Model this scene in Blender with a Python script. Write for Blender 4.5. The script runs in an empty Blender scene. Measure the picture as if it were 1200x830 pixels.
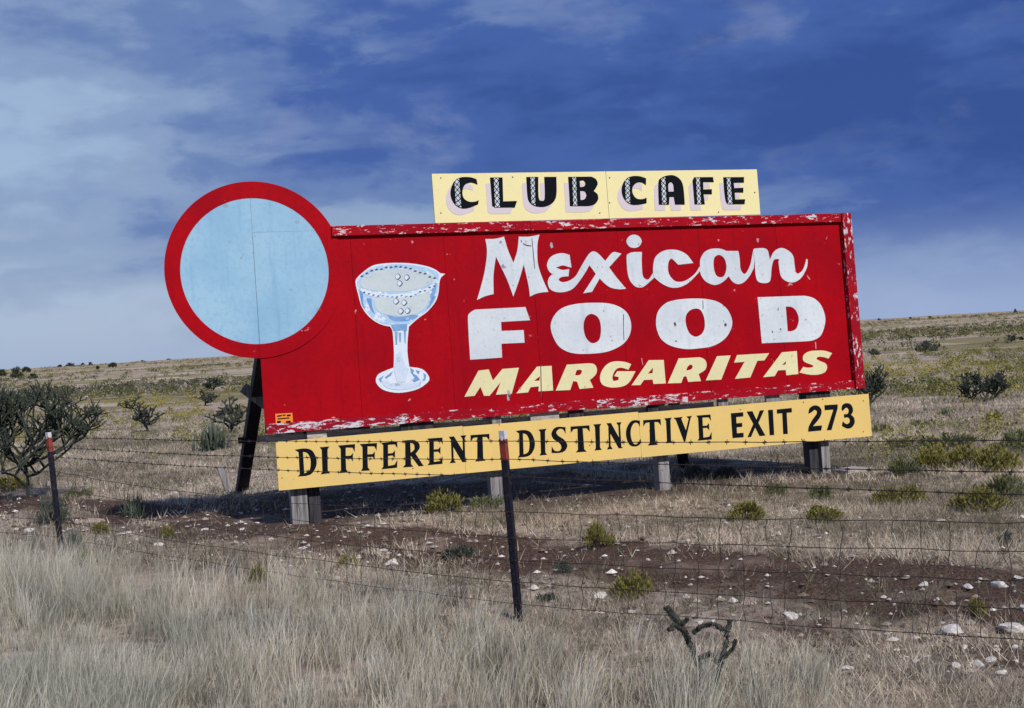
import bpy, math, random
import numpy as np
from mathutils import Matrix, Vector
from mathutils.geometry import tessellate_polygon

R = math.radians
scene = bpy.context.scene
COL = scene.collection
rng = np.random.default_rng(7)
random.seed(7)

# ------------------------------------------------------------------ camera
CAM_H, FPX = 1.92, 1500.0
ROLL = R(3.3)
PITCH = -math.atan((415 - 399) / FPX)
_c, _s, _cp, _sp = math.cos(ROLL), math.sin(ROLL), math.cos(PITCH), math.sin(PITCH)
EX = np.array([_c, _sp * _s, -_cp * _s]); EY = np.array([_s, -_sp * _c, _cp * _c]); FW = np.array([0, _cp, _sp])
cam_data = bpy.data.cameras.new('camera'); cam = bpy.data.objects.new('camera', cam_data); COL.objects.link(cam)
cam_data.sensor_width = 36; cam_data.lens = FPX / 1200 * 36; cam_data.clip_start = 0.05; cam_data.clip_end = 20000
M = Matrix(((EX[0], EY[0], -FW[0], 0), (EX[1], EY[1], -FW[1], 0), (EX[2], EY[2], -FW[2], CAM_H), (0, 0, 0, 1)))
cam.matrix_world = M
scene.camera = cam

# ------------------------------------------------------------------ sky and sun
SUN_EL = R(42); SUN_DIR_H = np.array([0.52, -0.854])       # towards the sun, over the photographer's right shoulder
SUN = Vector((SUN_DIR_H[0] * math.cos(SUN_EL), SUN_DIR_H[1] * math.cos(SUN_EL), math.sin(SUN_EL)))
world = bpy.data.worlds.new('World'); scene.world = world; world.use_nodes = True
wt = world.node_tree; wt.nodes.clear()
def wn(kind, **kw):
    n = wt.nodes.new(kind)
    for k, v in kw.items(): setattr(n, k, v)
    return n
def wmath(op, a, b=None, c=None, clamp=False):
    n = wn('ShaderNodeMath', operation=op, use_clamp=clamp)
    for i, v in enumerate((a, b, c)):
        if v is None: continue
        if isinstance(v, (int, float)): n.inputs[i].default_value = v
        else: wt.links.new(v, n.inputs[i])
    return n.outputs[0]
def wmix(f, a, b):
    n = wn('ShaderNodeMix', data_type='RGBA')
    for s, v in ((n.inputs[0], f), (n.inputs[6], a), (n.inputs[7], b)):
        if isinstance(v, (int, float)): s.default_value = v
        elif isinstance(v, tuple): s.default_value = (*v, 1)
        else: wt.links.new(v, s)
    return n.outputs[2]
def wramp(x, lo, hi):
    n = wn('ShaderNodeMapRange', interpolation_type='SMOOTHSTEP'); wt.links.new(x, n.inputs[0])
    n.inputs[1].default_value = lo; n.inputs[2].default_value = hi
    return n.outputs[0]
tc = wn('ShaderNodeTexCoord'); sep = wn('ShaderNodeSeparateXYZ'); wt.links.new(tc.outputs['Generated'], sep.inputs[0])
dx, dy, dz = sep.outputs
zc = wmath('ADD', wmath('MAXIMUM', dz, 0.0), 0.15)
cu = wmath('DIVIDE', dx, zc); cv = wmath('DIVIDE', dy, zc)
def wnoise(scale, detail, rough, dist, off, sx=1.0):
    comb = wn('ShaderNodeCombineXYZ')
    wt.links.new(wmath('MULTIPLY_ADD', cu, sx, off[0]), comb.inputs[0]); wt.links.new(wmath('ADD', cv, off[1]), comb.inputs[1])
    comb.inputs[2].default_value = off[2]
    n = wn('ShaderNodeTexNoise'); n.inputs['Scale'].default_value = scale; n.inputs['Detail'].default_value = detail
    n.inputs['Roughness'].default_value = rough; n.inputs['Distortion'].default_value = dist
    wt.links.new(comb.outputs[0], n.inputs['Vector'])
    return n.outputs[0]
def dnoise(scale, detail, rough, dist, off, zs):
    mp = wn('ShaderNodeMapping'); mp.inputs['Scale'].default_value = (1, 1, zs); mp.inputs['Location'].default_value = off
    wt.links.new(tc.outputs['Generated'], mp.inputs[0])
    n = wn('ShaderNodeTexNoise'); n.inputs['Scale'].default_value = scale; n.inputs['Detail'].default_value = detail
    n.inputs['Roughness'].default_value = rough; n.inputs['Distortion'].default_value = dist; wt.links.new(mp.outputs[0], n.inputs['Vector'])
    return n.outputs[0]
n1 = dnoise(3.2, 5, 0.5, 0.2, (3.1, 1.7, 0.4), 3.2)
n2 = dnoise(8.5, 9, 0.55, 0.25, (8.2, 4.4, 2.0), 2.6)
n3 = dnoise(24, 7, 0.58, 0.2, (1.3, 9.1, 5.0), 2.2)
xx = wmath('MINIMUM', wmath('MAXIMUM', dx, -0.5), 0.5)
storm = wmath('ADD', wmath('MULTIPLY_ADD', xx, 1.05, 0.42), wmath('MULTIPLY', wmath('MINIMUM', dz, 0.32), 1.1))
storm = wmath('ADD', storm, wmath('MULTIPLY', wmath('SUBTRACT', n1, 0.5), 1.5))
storm = wmath('ADD', storm, wmath('MULTIPLY', wmath('SUBTRACT', n2, 0.5), 0.75))
storm = wmath('ADD', storm, wmath('MULTIPLY', wmath('SUBTRACT', n3, 0.5), 0.34))
lump = wramp(n2, 0.42, 0.58)
storm = wmath('ADD', storm, wmath('MULTIPLY', wmath('SUBTRACT', 0.5, lump), 0.20))
sky = wn('ShaderNodeTexSky', sky_type='NISHITA', sun_disc=False)
sky.sun_elevation = SUN_EL; sky.sun_rotation = math.atan2(SUN_DIR_H[0], SUN_DIR_H[1])
sc = wn('ShaderNodeVectorMath', operation='SCALE'); wt.links.new(sky.outputs[0], sc.inputs[0]); sc.inputs[3].default_value = 0.085
cl = wn('ShaderNodeValToRGB'); wt.links.new(storm, cl.inputs[0])
cr = cl.color_ramp; cr.interpolation = 'EASE'
stops = [(0.0, (0.36, 0.49, 0.71)), (0.25, (0.245, 0.345, 0.57)), (0.47, (0.135, 0.22, 0.47)), (0.70, (0.055, 0.120, 0.385)), (1.0, (0.032, 0.080, 0.30))]
cr.elements[0].position = 0; cr.elements[0].color = (*stops[0][1], 1)
cr.elements[1].position = 1; cr.elements[1].color = (*stops[-1][1], 1)
for p, c in stops[1:-1]:
    e = cr.elements.new(p); e.color = (*c, 1)
# thin bright tops and wisps, lavender veil towards the horizon
wisp = wmath('MULTIPLY', wramp(n2, 0.50, 0.68), wramp(n3, 0.36, 0.66))
wisp = wmath('MULTIPLY', wisp, wmath('SUBTRACT', 1.0, wmath('MULTIPLY', wramp(storm, 0.3, 1.0), 0.75)))
clc = wmix(wmath('MULTIPLY', wisp, 0.55), cl.outputs[0], (0.41, 0.49, 0.67))
veil = wmath('SUBTRACT', 1.0, wramp(dz, -0.005, 0.095))
clc = wmix(wmath('MULTIPLY', veil, 0.78), clc, (0.40, 0.51, 0.74))
cover = wmath('ADD', 0.80, wmath('MULTIPLY', wramp(storm, 0.1, 0.6), 0.16))
fin = wmix(cover, sc.outputs[0], clc)
bg = wn('ShaderNodeBackground'); wt.links.new(fin, bg.inputs[0]); bg.inputs[1].default_value = 0.88
out = wn('ShaderNodeOutputWorld'); wt.links.new(bg.outputs[0], out.inputs[0])

sd = bpy.data.lights.new('sun', 'SUN'); sd.energy = 3.9; sd.angle = R(2.5); sd.color = (1.0, 0.955, 0.89)
so = bpy.data.objects.new('sun', sd); COL.objects.link(so); so.rotation_euler = SUN.to_track_quat('Z', 'Y').to_euler()
vs = scene.view_settings; vs.view_transform = 'Standard'; vs.look = 'None'; vs.gamma = 1; vs.exposure = 0.16; vs.use_curve_mapping = False
scene.render.resolution_x, scene.render.resolution_y = 1024, 708

# ------------------------------------------------------------------ helpers
def ray(px, py):
    return EX * ((px - 600) / FPX) + EY * (-(py - 415) / FPX) + FW
_tab = np.random.default_rng(11).random((256, 256))
def vnoise(x, y):
    x = np.asarray(x, float); y = np.asarray(y, float)
    xi = np.floor(x).astype(int); yi = np.floor(y).astype(int); fx = x - xi; fy = y - yi
    fx = fx * fx * (3 - 2 * fx); fy = fy * fy * (3 - 2 * fy)
    g = lambda a, b: _tab[a % 256, b % 256]
    return (g(xi, yi) * (1 - fx) + g(xi + 1, yi) * fx) * (1 - fy) + (g(xi, yi + 1) * (1 - fx) + g(xi + 1, yi + 1) * fx) * fy
def sstep(a, b, x):
    t = np.clip((x - a) / (b - a), 0, 1); return t * t * (3 - 2 * t)
FA = np.array([-4.60, 12.72]); FB = np.array([-0.06, 8.50]); FD = (FB - FA) / np.linalg.norm(FB - FA)
FN = np.array([-FD[1], FD[0]]); FN = FN if FN[1] > 0 else -FN             # away from the camera
def fdist(x, y): return (x - FA[0]) * FN[0] + (y - FA[1]) * FN[1]         # >0 beyond the fence
YAW, LEAN = R(18.54), R(2.7)
SU = np.array([math.cos(YAW), math.sin(YAW)]); SB = np.array([-math.sin(YAW), math.cos(YAW)])
def signuv(x, y):
    return x * SU[0] + (y - 15) * SU[1], x * SB[0] + (y - 15) * SB[1]
def height(x, y):
    x = np.asarray(x, float); y = np.asarray(y, float)
    d = np.hypot(x, y)
    near = 1 - sstep(60, 160, d)
    f = fdist(x, y)
    h = near * (0.10 * (vnoise(x * .35 + 9, y * .35) - .5) + 0.05 * (vnoise(x * 1.7, y * 1.7 + 5) - .5) + 0.025 * (vnoise(x * 5, y * 5) - .5))
    bare = sstep(.5, 1.2, f) * (1 - sstep(2.2, 4.2, f))
    h = h + near * bare * (0.11 * (vnoise(x * 3.1 + 40, y * 3.1) - .6) + .06 * (vnoise(x * 8 + 4, y * 8) - .5))
    u, b = signuv(x, y)
    pad = np.exp(-(np.clip(np.abs(u - .9) - 4, 0, None) ** 2 + np.clip(np.abs(b - .8) - 1, 0, None) ** 2) / 1.5)
    h = h * (1 - .7 * pad)
    h = h + sstep(70, 320, d) * (vnoise(x / 95 + 3.3, y / 95 + 1.2) - .45) * 1.5
    h = h + sstep(300, 1600, d) * ((vnoise(x / 420 + 1.4, y / 420 + 7.7) - .35) * 7 - d * 0.0004)
    return h
def hit(px, py):
    r = ray(px, py); t = 3.0; c = np.array([0, 0, CAM_H]); step = 1.004
    while t < 6000:
        p = c + r * t
        if p[2] <= float(height(p[0], p[1])): return p
        t *= step
    return c + r * 1500
def hxy(x, y): return float(height(x, y))

def mat(name, base=(.5, .5, .5), rough=.8, attr=None, transl=0.0, spec=.25, build=None):
    m = bpy.data.materials.new(name); m.use_nodes = True; nt = m.node_tree
    b = nt.nodes['Principled BSDF']; b.inputs['Base Color'].default_value = (*base, 1); b.inputs['Roughness'].default_value = rough
    b.inputs['Specular IOR Level'].default_value = spec
    if attr:
        a = nt.nodes.new('ShaderNodeAttribute'); a.attribute_name = attr; nt.links.new(a.outputs['Color'], b.inputs['Base Color'])
        if transl:
            t = nt.nodes.new('ShaderNodeBsdfTranslucent'); nt.links.new(a.outputs['Color'], t.inputs[0])
            mx = nt.nodes.new('ShaderNodeMixShader'); mx.inputs[0].default_value = transl
            nt.links.new(b.outputs[0], mx.inputs[1]); nt.links.new(t.outputs[0], mx.inputs[2])
            nt.links.new(mx.outputs[0], nt.nodes['Material Output'].inputs[0])
    if build: build(nt, b)
    return m
class NT:
    """short node-building helper"""
    def __init__(s, nt): s.nt = nt
    def n(s, kind, **kw):
        k = s.nt.nodes.new(kind)
        for a, v in kw.items(): setattr(k, a, v)
        return k
    def pos(s, sx=1, sy=1, sz=1, kind='Object', off=(0, 0, 0)):
        t = s.n('ShaderNodeTexCoord'); m = s.n('ShaderNodeMapping'); m.inputs['Scale'].default_value = (sx, sy, sz); m.inputs['Location'].default_value = off
        s.nt.links.new(t.outputs[kind], m.inputs[0]); return m.outputs[0]
    def noise(s, v, scale, detail=6, rough=.55, dist=0):
        k = s.n('ShaderNodeTexNoise'); k.inputs['Scale'].default_value = scale; k.inputs['Detail'].default_value = detail
        k.inputs['Roughness'].default_value = rough; k.inputs['Distortion'].default_value = dist
        s.nt.links.new(v, k.inputs['Vector']); return k.outputs[0]
    def ramp(s, x, lo, hi, a=0.0, b=1.0):
        k = s.n('ShaderNodeMapRange', interpolation_type='SMOOTHSTEP'); s.nt.links.new(x, k.inputs[0])
        for i, v in zip((1, 2, 3, 4), (lo, hi, a, b)): k.inputs[i].default_value = v
        return k.outputs[0]
    def math(s, op, a, b=0.0):
        k = s.n('ShaderNodeMath', operation=op)
        for i, v in enumerate((a, b)):
            if isinstance(v, (int, float)): k.inputs[i].default_value = v
            else: s.nt.links.new(v, k.inputs[i])
        return k.outputs[0]
    def mix(s, f, a, b):
        k = s.n('ShaderNodeMix', data_type='RGBA')
        for sk, v in ((k.inputs[0], f), (k.inputs[6], a), (k.inputs[7], b)):
            if isinstance(v, (int, float)): sk.default_value = v
            elif isinstance(v, tuple): sk.default_value = (*v, 1)
            else: s.nt.links.new(v, sk)
        return k.outputs[2]
    def attr(s, name):
        k = s.n('ShaderNodeAttribute'); k.attribute_name = name; return k.outputs['Fac']
    def bump(s, b, hgt, strength, dist=.02):
        k = s.n('ShaderNodeBump'); k.inputs['Strength'].default_value = strength; k.inputs['Distance'].default_value = dist
        s.nt.links.new(hgt, k.inputs['Height']); s.nt.links.new(k.outputs[0], b.inputs['Normal'])
    def base(s, b, col): s.nt.links.new(col, b.inputs['Base Color'])

def mesh_np(name, v, tris=None, quads=None, col=None, smooth=False):
    me = bpy.data.meshes.new(name); v = np.asarray(v, np.float32)
    parts = [(np.asarray(a, np.int32), k) for a, k in ((tris, 3), (quads, 4)) if a is not None and len(a)]
    me.vertices.add(len(v)); me.vertices.foreach_set('co', v.ravel())
    idx = np.concatenate([a.ravel() for a, k in parts]); tot = np.concatenate([np.full(len(a), k, np.int32) for a, k in parts])
    me.loops.add(len(idx)); me.loops.foreach_set('vertex_index', idx)
    st = np.concatenate([[0], np.cumsum(tot)[:-1]]).astype(np.int32)
    me.polygons.add(len(tot)); me.polygons.foreach_set('loop_start', st)
    me.polygons.foreach_set('use_smooth', np.full(len(tot), smooth, bool))
    me.update(calc_edges=True)
    if col is not None:
        a = me.color_attributes.new('Col', 'FLOAT_COLOR', 'POINT'); c = np.ones((len(v), 4), np.float32); c[:, :3] = col; a.data.foreach_set('color', c.ravel())
    return me
def link(name, me, material=None, parent=None):
    if material and me and not me.materials: me.materials.append(material)
    o = bpy.data.objects.new(name, me); COL.objects.link(o); o.parent = parent
    return o
def tag(o, label=None, cat=None, group=None, kind=None):
    for k, v in (('label', label), ('category', cat), ('group', group), ('kind', kind)):
        if v: o[k] = v
    return o
def empty(name, loc=(0, 0, 0), rz=0):
    o = bpy.data.objects.new(name, None); COL.objects.link(o); o.location = loc; o.rotation_euler = (0, 0, rz); o.empty_display_size = .2
    return o
class MB:
    """collects simple solids into one mesh"""
    def __init__(s): s.v = []; s.q = []; s.t = []
    def hexa(s, c8):
        b = len(s.v); s.v += [tuple(p) for p in c8]
        s.q += [tuple(b + i for i in f) for f in ((0, 3, 2, 1), (4, 5, 6, 7), (0, 1, 5, 4), (1, 2, 6, 5), (2, 3, 7, 6), (3, 0, 4, 7))]
    def box(s, x0, x1, y0, y1, z0, z1):
        s.hexa([(x0, y0, z0), (x1, y0, z0), (x1, y1, z0), (x0, y1, z0), (x0, y0, z1), (x1, y0, z1), (x1, y1, z1), (x0, y1, z1)])
    def bar(s, a, b, w, h, up=(0, 0, 1)):
        a = Vector(a); b = Vector(b); d = (b - a).normalized(); up = Vector(up)
        x = d.cross(up); x = x.normalized() if x.length > 1e-4 else Vector((1, 0, 0)); y = x.cross(d).normalized()
        c = [(-w / 2, -h / 2), (w / 2, -h / 2), (w / 2, h / 2), (-w / 2, h / 2)]
        s.hexa([a + x * p + y * q for p, q in c] + [b + x * p + y * q for p, q in c])
    def tube(s, pts, rad, n=6, cap=True):
        pts = [Vector(p) for p in pts]; rad = rad if hasattr(rad, '__len__') else [rad] * len(pts); b0 = len(s.v); ref = Vector((.13, .27, .95))
        for i, p in enumerate(pts):
            d = (pts[min(i + 1, len(pts) - 1)] - pts[max(i - 1, 0)]).normalized()
            x = d.cross(ref)
            if x.length < 1e-3: x = d.cross(Vector((1, 0, 0)))
            x.normalize(); y = d.cross(x)
            for k in range(n):
                a = 2 * math.pi * k / n; s.v.append(tuple(p + (x * math.cos(a) + y * math.sin(a)) * rad[i]))
        for i in range(len(pts) - 1):
            for k in range(n):
                a, c = b0 + i * n + k, b0 + i * n + (k + 1) % n; s.q.append((a, c, c + n, a + n))
        if cap:
            e = b0 + (len(pts) - 1) * n
            for k in range(1, n - 1): s.t += [(b0, b0 + k + 1, b0 + k), (e, e + k, e + k + 1)]
    def build(s, name, material, parent=None, smooth=False):
        return link(name, mesh_np(name, s.v, s.t, s.q, smooth=smooth), material, parent)

# ------------------------------------------------------------------ ground
def g_mat(nt, b):
    k = NT(nt); p = k.pos(kind='Object')
    big = k.noise(p, .045, 5, .55, .3); mid = k.noise(p, .55, 8, .6, .4); fine = k.noise(p, 7, 8, .7); grit = k.noise(p, 45, 4, .7)
    straw = k.mix(k.ramp(fine, .36, .64), (.15, .115, .088), (.54, .445, .36))
    pale = k.mix(k.ramp(mid, .42, .72), straw, (.47, .37, .295))
    olive = k.mix(k.ramp(fine, .3, .7), (.12, .108, .045), (.27, .235, .09))
    far = k.mix(k.math('MULTIPLY', k.ramp(big, .46, .54), k.attr('far')), pale, olive)
    soil = k.mix(k.ramp(grit, .3, .75), (.034, .022, .018), (.185, .118, .090))
    soil = k.mix(k.ramp(mid, .55, .75), soil, (.36, .27, .215))
    m = k.math('ADD', k.attr('soil'), k.math('MULTIPLY', k.math('SUBTRACT', mid, .5), 2.3)); m = k.math('ADD', m, k.math('MULTIPLY', k.math('SUBTRACT', fine, .5), 1.2))
    tr = k.noise(k.pos(.05, .16, 1), 1.0, 7, .65, .6)
    far = k.mix(k.math('MULTIPLY', k.ramp(tr, .54, .60), k.attr('far')), far, (.52, .415, .34))
    far = k.mix(k.math('MULTIPLY', k.ramp(k.noise(k.pos(.08, .22, 1, off=(7, 3, 0)), 1.0, 7, .7, .6), .55, .62), .8), far, (.105, .085, .06))
    k.base(b, k.mix(k.ramp(m, .30, .60), far, soil))
    k.bump(b, k.math('ADD', fine, k.math('MULTIPLY', grit, .5)), 1.0, .06)
GROUND = mat('dry_prairie_ground', rough=.95, spec=.1, build=g_mat)
def soil_mask(x, y):
    f = fdist(x, y); u, b = signuv(x, y)
    band = sstep(.9, 1.6, f) * (1 - sstep(2.6, 3.7, f)) * .72
    band = np.maximum(band, sstep(.2, .6, f) * (1 - sstep(.9, 1.4, f)) * .35 * (x > 0))
    pad = .62 * np.exp(-(np.clip(np.abs(u - .1) - 3.6, 0, None) ** 2 / .8 + np.clip(np.abs(b - 1.4) - 1.3, 0, None) ** 2 / .5))
    dirt2 = .7 * np.exp(-((x + 4.6) ** 2 / 3 + (y - 15.6) ** 2 / 2.0))
    return np.maximum(np.maximum(band, pad), dirt2)
az = np.concatenate([np.linspace(-30, 30, 361), np.linspace(30, 330, 91)[1:-1]]) * math.pi / 180
rr = [0.0]; r_ = 1.0
while r_ < 7000: rr.append(r_); r_ *= 1.016
rr = np.array(rr[1:])
Rg, Ag = np.meshgrid(rr, az, indexing='ij'); gx = Rg * np.sin(Ag); gy = Rg * np.cos(Ag)
gv = np.stack([gx, gy, height(gx, gy)], -1).reshape(-1, 3)
na = len(az); ii, jj = np.meshgrid(np.arange(len(rr) - 1), np.arange(na), indexing='ij'); j2 = (jj + 1) % na
gq = np.stack([ii * na + jj, ii * na + j2, (ii + 1) * na + j2, (ii + 1) * na + jj], -1).reshape(-1, 4)[:, ::-1]
gt = [(0, 0, 0)]
cidx = len(gv); gv = np.vstack([gv, [[0, 0, hxy(0, 0)]]]); gt = np.array([(cidx, (j + 1) % na, j) for j in range(na)])
gme = mesh_np('ground', gv, gt, gq, smooth=True)
at = gme.attributes.new('soil', 'FLOAT', 'POINT'); at.data.foreach_set('value', soil_mask(gv[:, 0], gv[:, 1]).astype(np.float32))
at = gme.attributes.new('far', 'FLOAT', 'POINT'); at.data.foreach_set('value', (.15 + .7 * sstep(18, 45, np.hypot(gv[:, 0], gv[:, 1]))).astype(np.float32))
tag(link('ground', gme, GROUND), 'dry tan prairie with dark bare soil patches', 'ground', kind='structure')

# ------------------------------------------------------------------ the billboard
V0 = -1.92                                                     # local z of a sign-plane height v is v - V0
PN = np.array([math.sin(YAW), -math.cos(YAW), 0])              # towards the viewer
PV = np.array([0, 0, 1]) * math.cos(LEAN) - PN * math.sin(LEAN); PU = np.array([SU[0], SU[1], 0]); PF = np.cross(PU, PV)   # PF = plane normal
PO = np.array([0, 15.0, CAM_H])
def suv(px, py):
    r = ray(px, py); c = np.array([0, 0, CAM_H]); t = ((PO - c) @ PF) / (r @ PF); X = c + r * t - PO
    return X @ PU, X @ PV - V0
board = empty('billboard'); bo = PO + PV * V0
board.matrix_world = Matrix(((PU[0], -PF[0], PV[0], bo[0]), (PU[1], -PF[1], PV[1], bo[1]), (PU[2], -PF[2], PV[2], bo[2]), (0, 0, 0, 1)))
BINV = board.matrix_world.inverted()
tag(board, 'weathered red painted billboard reading Mexican Food Margaritas with round medallion on wooden posts', 'billboard')
def local(p): return BINV @ Vector([float(q) for q in p])

def weathered(base, dark, chip, chip_amt, streak=.5, scl=1.0, stretch=(1, 1, 1), rough=.55):
    def f(nt, b):
        k = NT(nt); p = k.pos(); ps = k.pos(*stretch)
        n_big = k.noise(p, 1.3, 5, .6); n_str = k.noise(k.pos(9, 1, .8), 1.0, 6, .6); n_f = k.noise(p, 19, 7, .75); n_c = k.noise(ps, 6.5 * scl, 9, .72, .3)
        c = k.mix(k.math('MULTIPLY', k.ramp(n_big, .35, .7), .55), base, dark)
        oi = k.n('ShaderNodeObjectInfo'); c = k.mix(k.math('MULTIPLY', oi.outputs['Random'], .35), c, dark)
        c = k.mix(k.math('MULTIPLY', k.ramp(n_str, .52, .75), streak), c, dark)
        c = k.mix(k.math('MULTIPLY', k.ramp(n_f, .45, .68), .5), c, dark)
        c = k.mix(k.ramp(n_c, chip_amt, chip_amt + .03), c, chip)
        k.base(b, c); k.bump(b, k.math('ADD', n_f, k.math('MULTIPLY', n_str, .6)), .25, .004)
    return f
RED = mat('red_sign_paint', rough=.6, spec=.05, build=weathered((.37, .0015, .006), (.21, .001, .008), (.60, .28, .30), .655, .55))
TRIM = mat('peeling_red_trim', rough=.7, spec=.06, build=weathered((.37, .003, .010), (.20, .003, .014), (.56, .53, .57), .57, .5, 2.4, (.5, 1, 1.6)))
TRIMX = mat('badly_peeling_red_trim', rough=.7, spec=.06, build=weathered((.33, .005, .016), (.16, .006, .02), (.54, .52, .57), .53, .6, 2.3, (.5, 1, 1.5)))
TRIMV = mat('peeling_red_side_trim', rough=.7, spec=.06, build=weathered((.35, .005, .014), (.16, .004, .015), (.55, .51, .56), .555, .5, 2.6, (1.4, 1, .55)))
WHITE = mat('weathered_white_paint', rough=.75, spec=.06, build=weathered((.63, .68, .71), (.42, .48, .55), (.26, .20, .26), .615, .85, 2.0))
CREAM = mat('cream_letter_paint', rough=.75, spec=.06, build=weathered((.70, .65, .40), (.57, .54, .30), (.40, .16, .12), .66, .4))
NAMEY = mat('pale_yellow_board', rough=.7, spec=.06, build=weathered((.77, .70, .38), (.70, .63, .33), (.40, .36, .22), .70, .25))
STRIPY = mat('golden_yellow_board', rough=.7, spec=.06, build=weathered((.72, .515, .165), (.62, .45, .17), (.36, .28, .16), .69, .35))
INK = mat('black_letter_paint', (.006, .008, .011), .85, spec=.04)
LILAC = mat('lilac_shadow_paint', (.56, .50, .55), .6)
DISC = mat('sky_blue_disc_paint', rough=.75, spec=.06, build=weathered((.31, .50, .64), (.18, .35, .53), (.25, .28, .34), .63, .9))
WOODG = mat('grey_weathered_wood', rough=.85, build=lambda nt, b: (lambda k: (k.base(b, k.mix(k.ramp(k.noise(k.pos(14, 14, .8), 2.2, 7, .65), .32, .68), (.085, .082, .09), (.30, .285, .28))), k.bump(b, k.noise(k.pos(14, 14, .8), 2.5, 7, .65), .5, .01)))(NT(nt)))
WOODD = mat('dark_creosote_wood', rough=.85, build=lambda nt, b: (lambda k: k.base(b, k.mix(k.ramp(k.noise(k.pos(14, 14, 1), 2.5, 7, .65), .35, .7), (.012, .012, .016), (.055, .052, .058))))(NT(nt)))
WOODP = mat('pale_split_wood', rough=.85, build=lambda nt, b: (lambda k: k.base(b, k.mix(k.ramp(k.noise(k.pos(3, 22, 22), 2.0, 7, .65), .35, .7), (.22, .20, .19), (.50, .46, .42))))(NT(nt)))

def contour(txt, fn):
    """'x,y' is a corner, 'x,y*' a smooth point; fn maps to plane coordinates"""
    P = []
    for w in txt.split():
        sm = w.endswith('*'); x, y = w.rstrip('*').split(','); P.append((float(x), float(y), sm))
    o = []; n = len(P)
    for i in range(n):
        p0, p1, p2, p3 = P[i - 1], P[i], P[(i + 1) % n], P[(i + 2) % n]
        if not p1[2] and not p2[2]: o.append((p1[0], p1[1])); continue
        if not p1[2]: p0 = p1
        if not p2[2]: p3 = p2
        for s in range(5):
            t = s / 5
            o.append(tuple(.5 * (2 * p1[a] + (p2[a] - p0[a]) * t + (2 * p0[a] - 5 * p1[a] + 4 * p2[a] - p3[a]) * t * t + (3 * p1[a] - p0[a] - 3 * p2[a] + p3[a]) * t ** 3) for a in (0, 1)))
    return [fn(*q) for q in o]
def tile(ox, oy):
    return lambda x, y: suv(ox + x / 10, oy + y / 10)
def quadmap(ox, oy, q):
    def f(u, v):
        xt, yt = q[0] + (q[2] - q[0]) * u, q[1] + (q[3] - q[1]) * u; xb, yb = q[4] + (q[6] - q[4]) * u, q[5] + (q[7] - q[5]) * u
        return suv(ox + (xt + (xb - xt) * v) / 10, oy + (yt + (yb - yt) * v) / 10)
    return f
def paint(name, loops, depth, material, parent, shift=(0, 0)):
    """a layer of sign paint: the filled outline, lying `depth` in front of the boards"""
    L = [[Vector((x + shift[0], z + shift[1], 0)) for x, z in lp] for lp in loops]
    tris = tessellate_polygon(L); flat = [p for lp in L for p in lp]
    v = [(p.x, -depth, p.y) for p in flat]; t = []
    for a, b, c in tris:
        A, B_, C = flat[a], flat[b], flat[c]
        t.append((a, b, c) if (B_ - A).cross(C - A).z > 0 else (a, c, b))
    return link(name, mesh_np(name, v, t), material, parent)
def letter(txts, fn, depth, material, parent, name='letter'):
    return paint(name, [contour(t, fn) for t in txts], depth, material, parent)

# plywood panels and trim
seams = [-2.915, -1.826, -.736, .336, 1.445, 2.535, 3.625, 4.60]
for a, c in zip(seams[:-1], seams[1:]):
    mb = MB(); mb.box(a + .0015, c - .0015, random.uniform(-.0012, .0012), .02, -.86 - V0, 1.31 - V0); mb.build('panel', RED, board)
    if c < 4.5: mb = MB(); mb.box(c - .05, c + .05, .0212, .0235, -.86 - V0, 1.30 - V0); mb.build('seam_backing', WOODD, board)  # unseen dark strip added behind each seam so no sky shows through
def trim(x0, x1, y0, y1, z0, z1, material, sag=0):
    mb = MB(); mb.box(x0, x1, y0, y1, z0, z1); return mb.build('trim', material, board)
zt0, zt1 = 1.285 - V0, 1.395 - V0
trim(-2.037, .33, -.045, -.004, zt0, zt1, TRIM); trim(.334, 2.62, -.043, -.004, zt0 - .002, zt1 - .004, RED if False else TRIM); trim(2.624, 4.565, -.045, -.004, zt0 - .006, zt1 - .008, TRIM)
trim(4.568, 4.70, -.075, .03, -.875 - V0, 1.385 - V0, TRIMV)
zb0, zb1 = -.875 - V0, -.765 - V0
for a, c, m_, dz_ in ((-2.905, -1.3, TRIMX, 0), (-1.297, 1.0, TRIM, .004), (1.003, 2.2, TRIMX, -.003), (2.203, 4.566, TRIM, .002)):
    trim(a, c, -.045, -.004, zb0 + dz_, zb1 + dz_, m_)
# back structure: rails, posts, braces
for z in (-.55, .3, 1.1):
    mb = MB(); mb.box(-2.85, 4.6, .024, .065, z - .05 - V0, z + .05 - V0); mb.build('rail', WOODG, board)
def post(u, back, w, dpt, top, material, bot=-.35):
    mb = MB(); j = lambda: random.uniform(-.006, .006)
    mb.hexa([(u - w / 2 + j(), back, bot), (u + w / 2 + j(), back, bot), (u + w / 2, back + dpt, bot), (u - w / 2, back + dpt, bot),
             (u - w / 2, back, top), (u + w / 2, back, top), (u + w / 2, back + dpt, top), (u - w / 2, back + dpt, top)])
    mb.build('post', material, board)
for px, w, m_ in ((352.5, .185, WOODG), (371, .13, WOODD), (586, .14, WOODG), (784, .15, WOODG), (963.5, .12, WOODD), (975.5, .12, WOODG)):
    u = suv(px, 590)[0]; post(u, .07 if m_ is WOODG else .10, w, .15, 3.0, m_)
def brace(foot_px, u, v, w, material):
    p = hit(*foot_px); a = local(p - np.array([0, 0, .25])); c = Vector((u, .07, v - V0)); mb = MB(); mb.bar(a, c, w, w); mb.build('brace', material, board); return a, c
a, c = brace((279, 575), -2.76, .55, .15, WOODD)
brace((804, 547), 1.92, .7, .14, WOODD)
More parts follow.
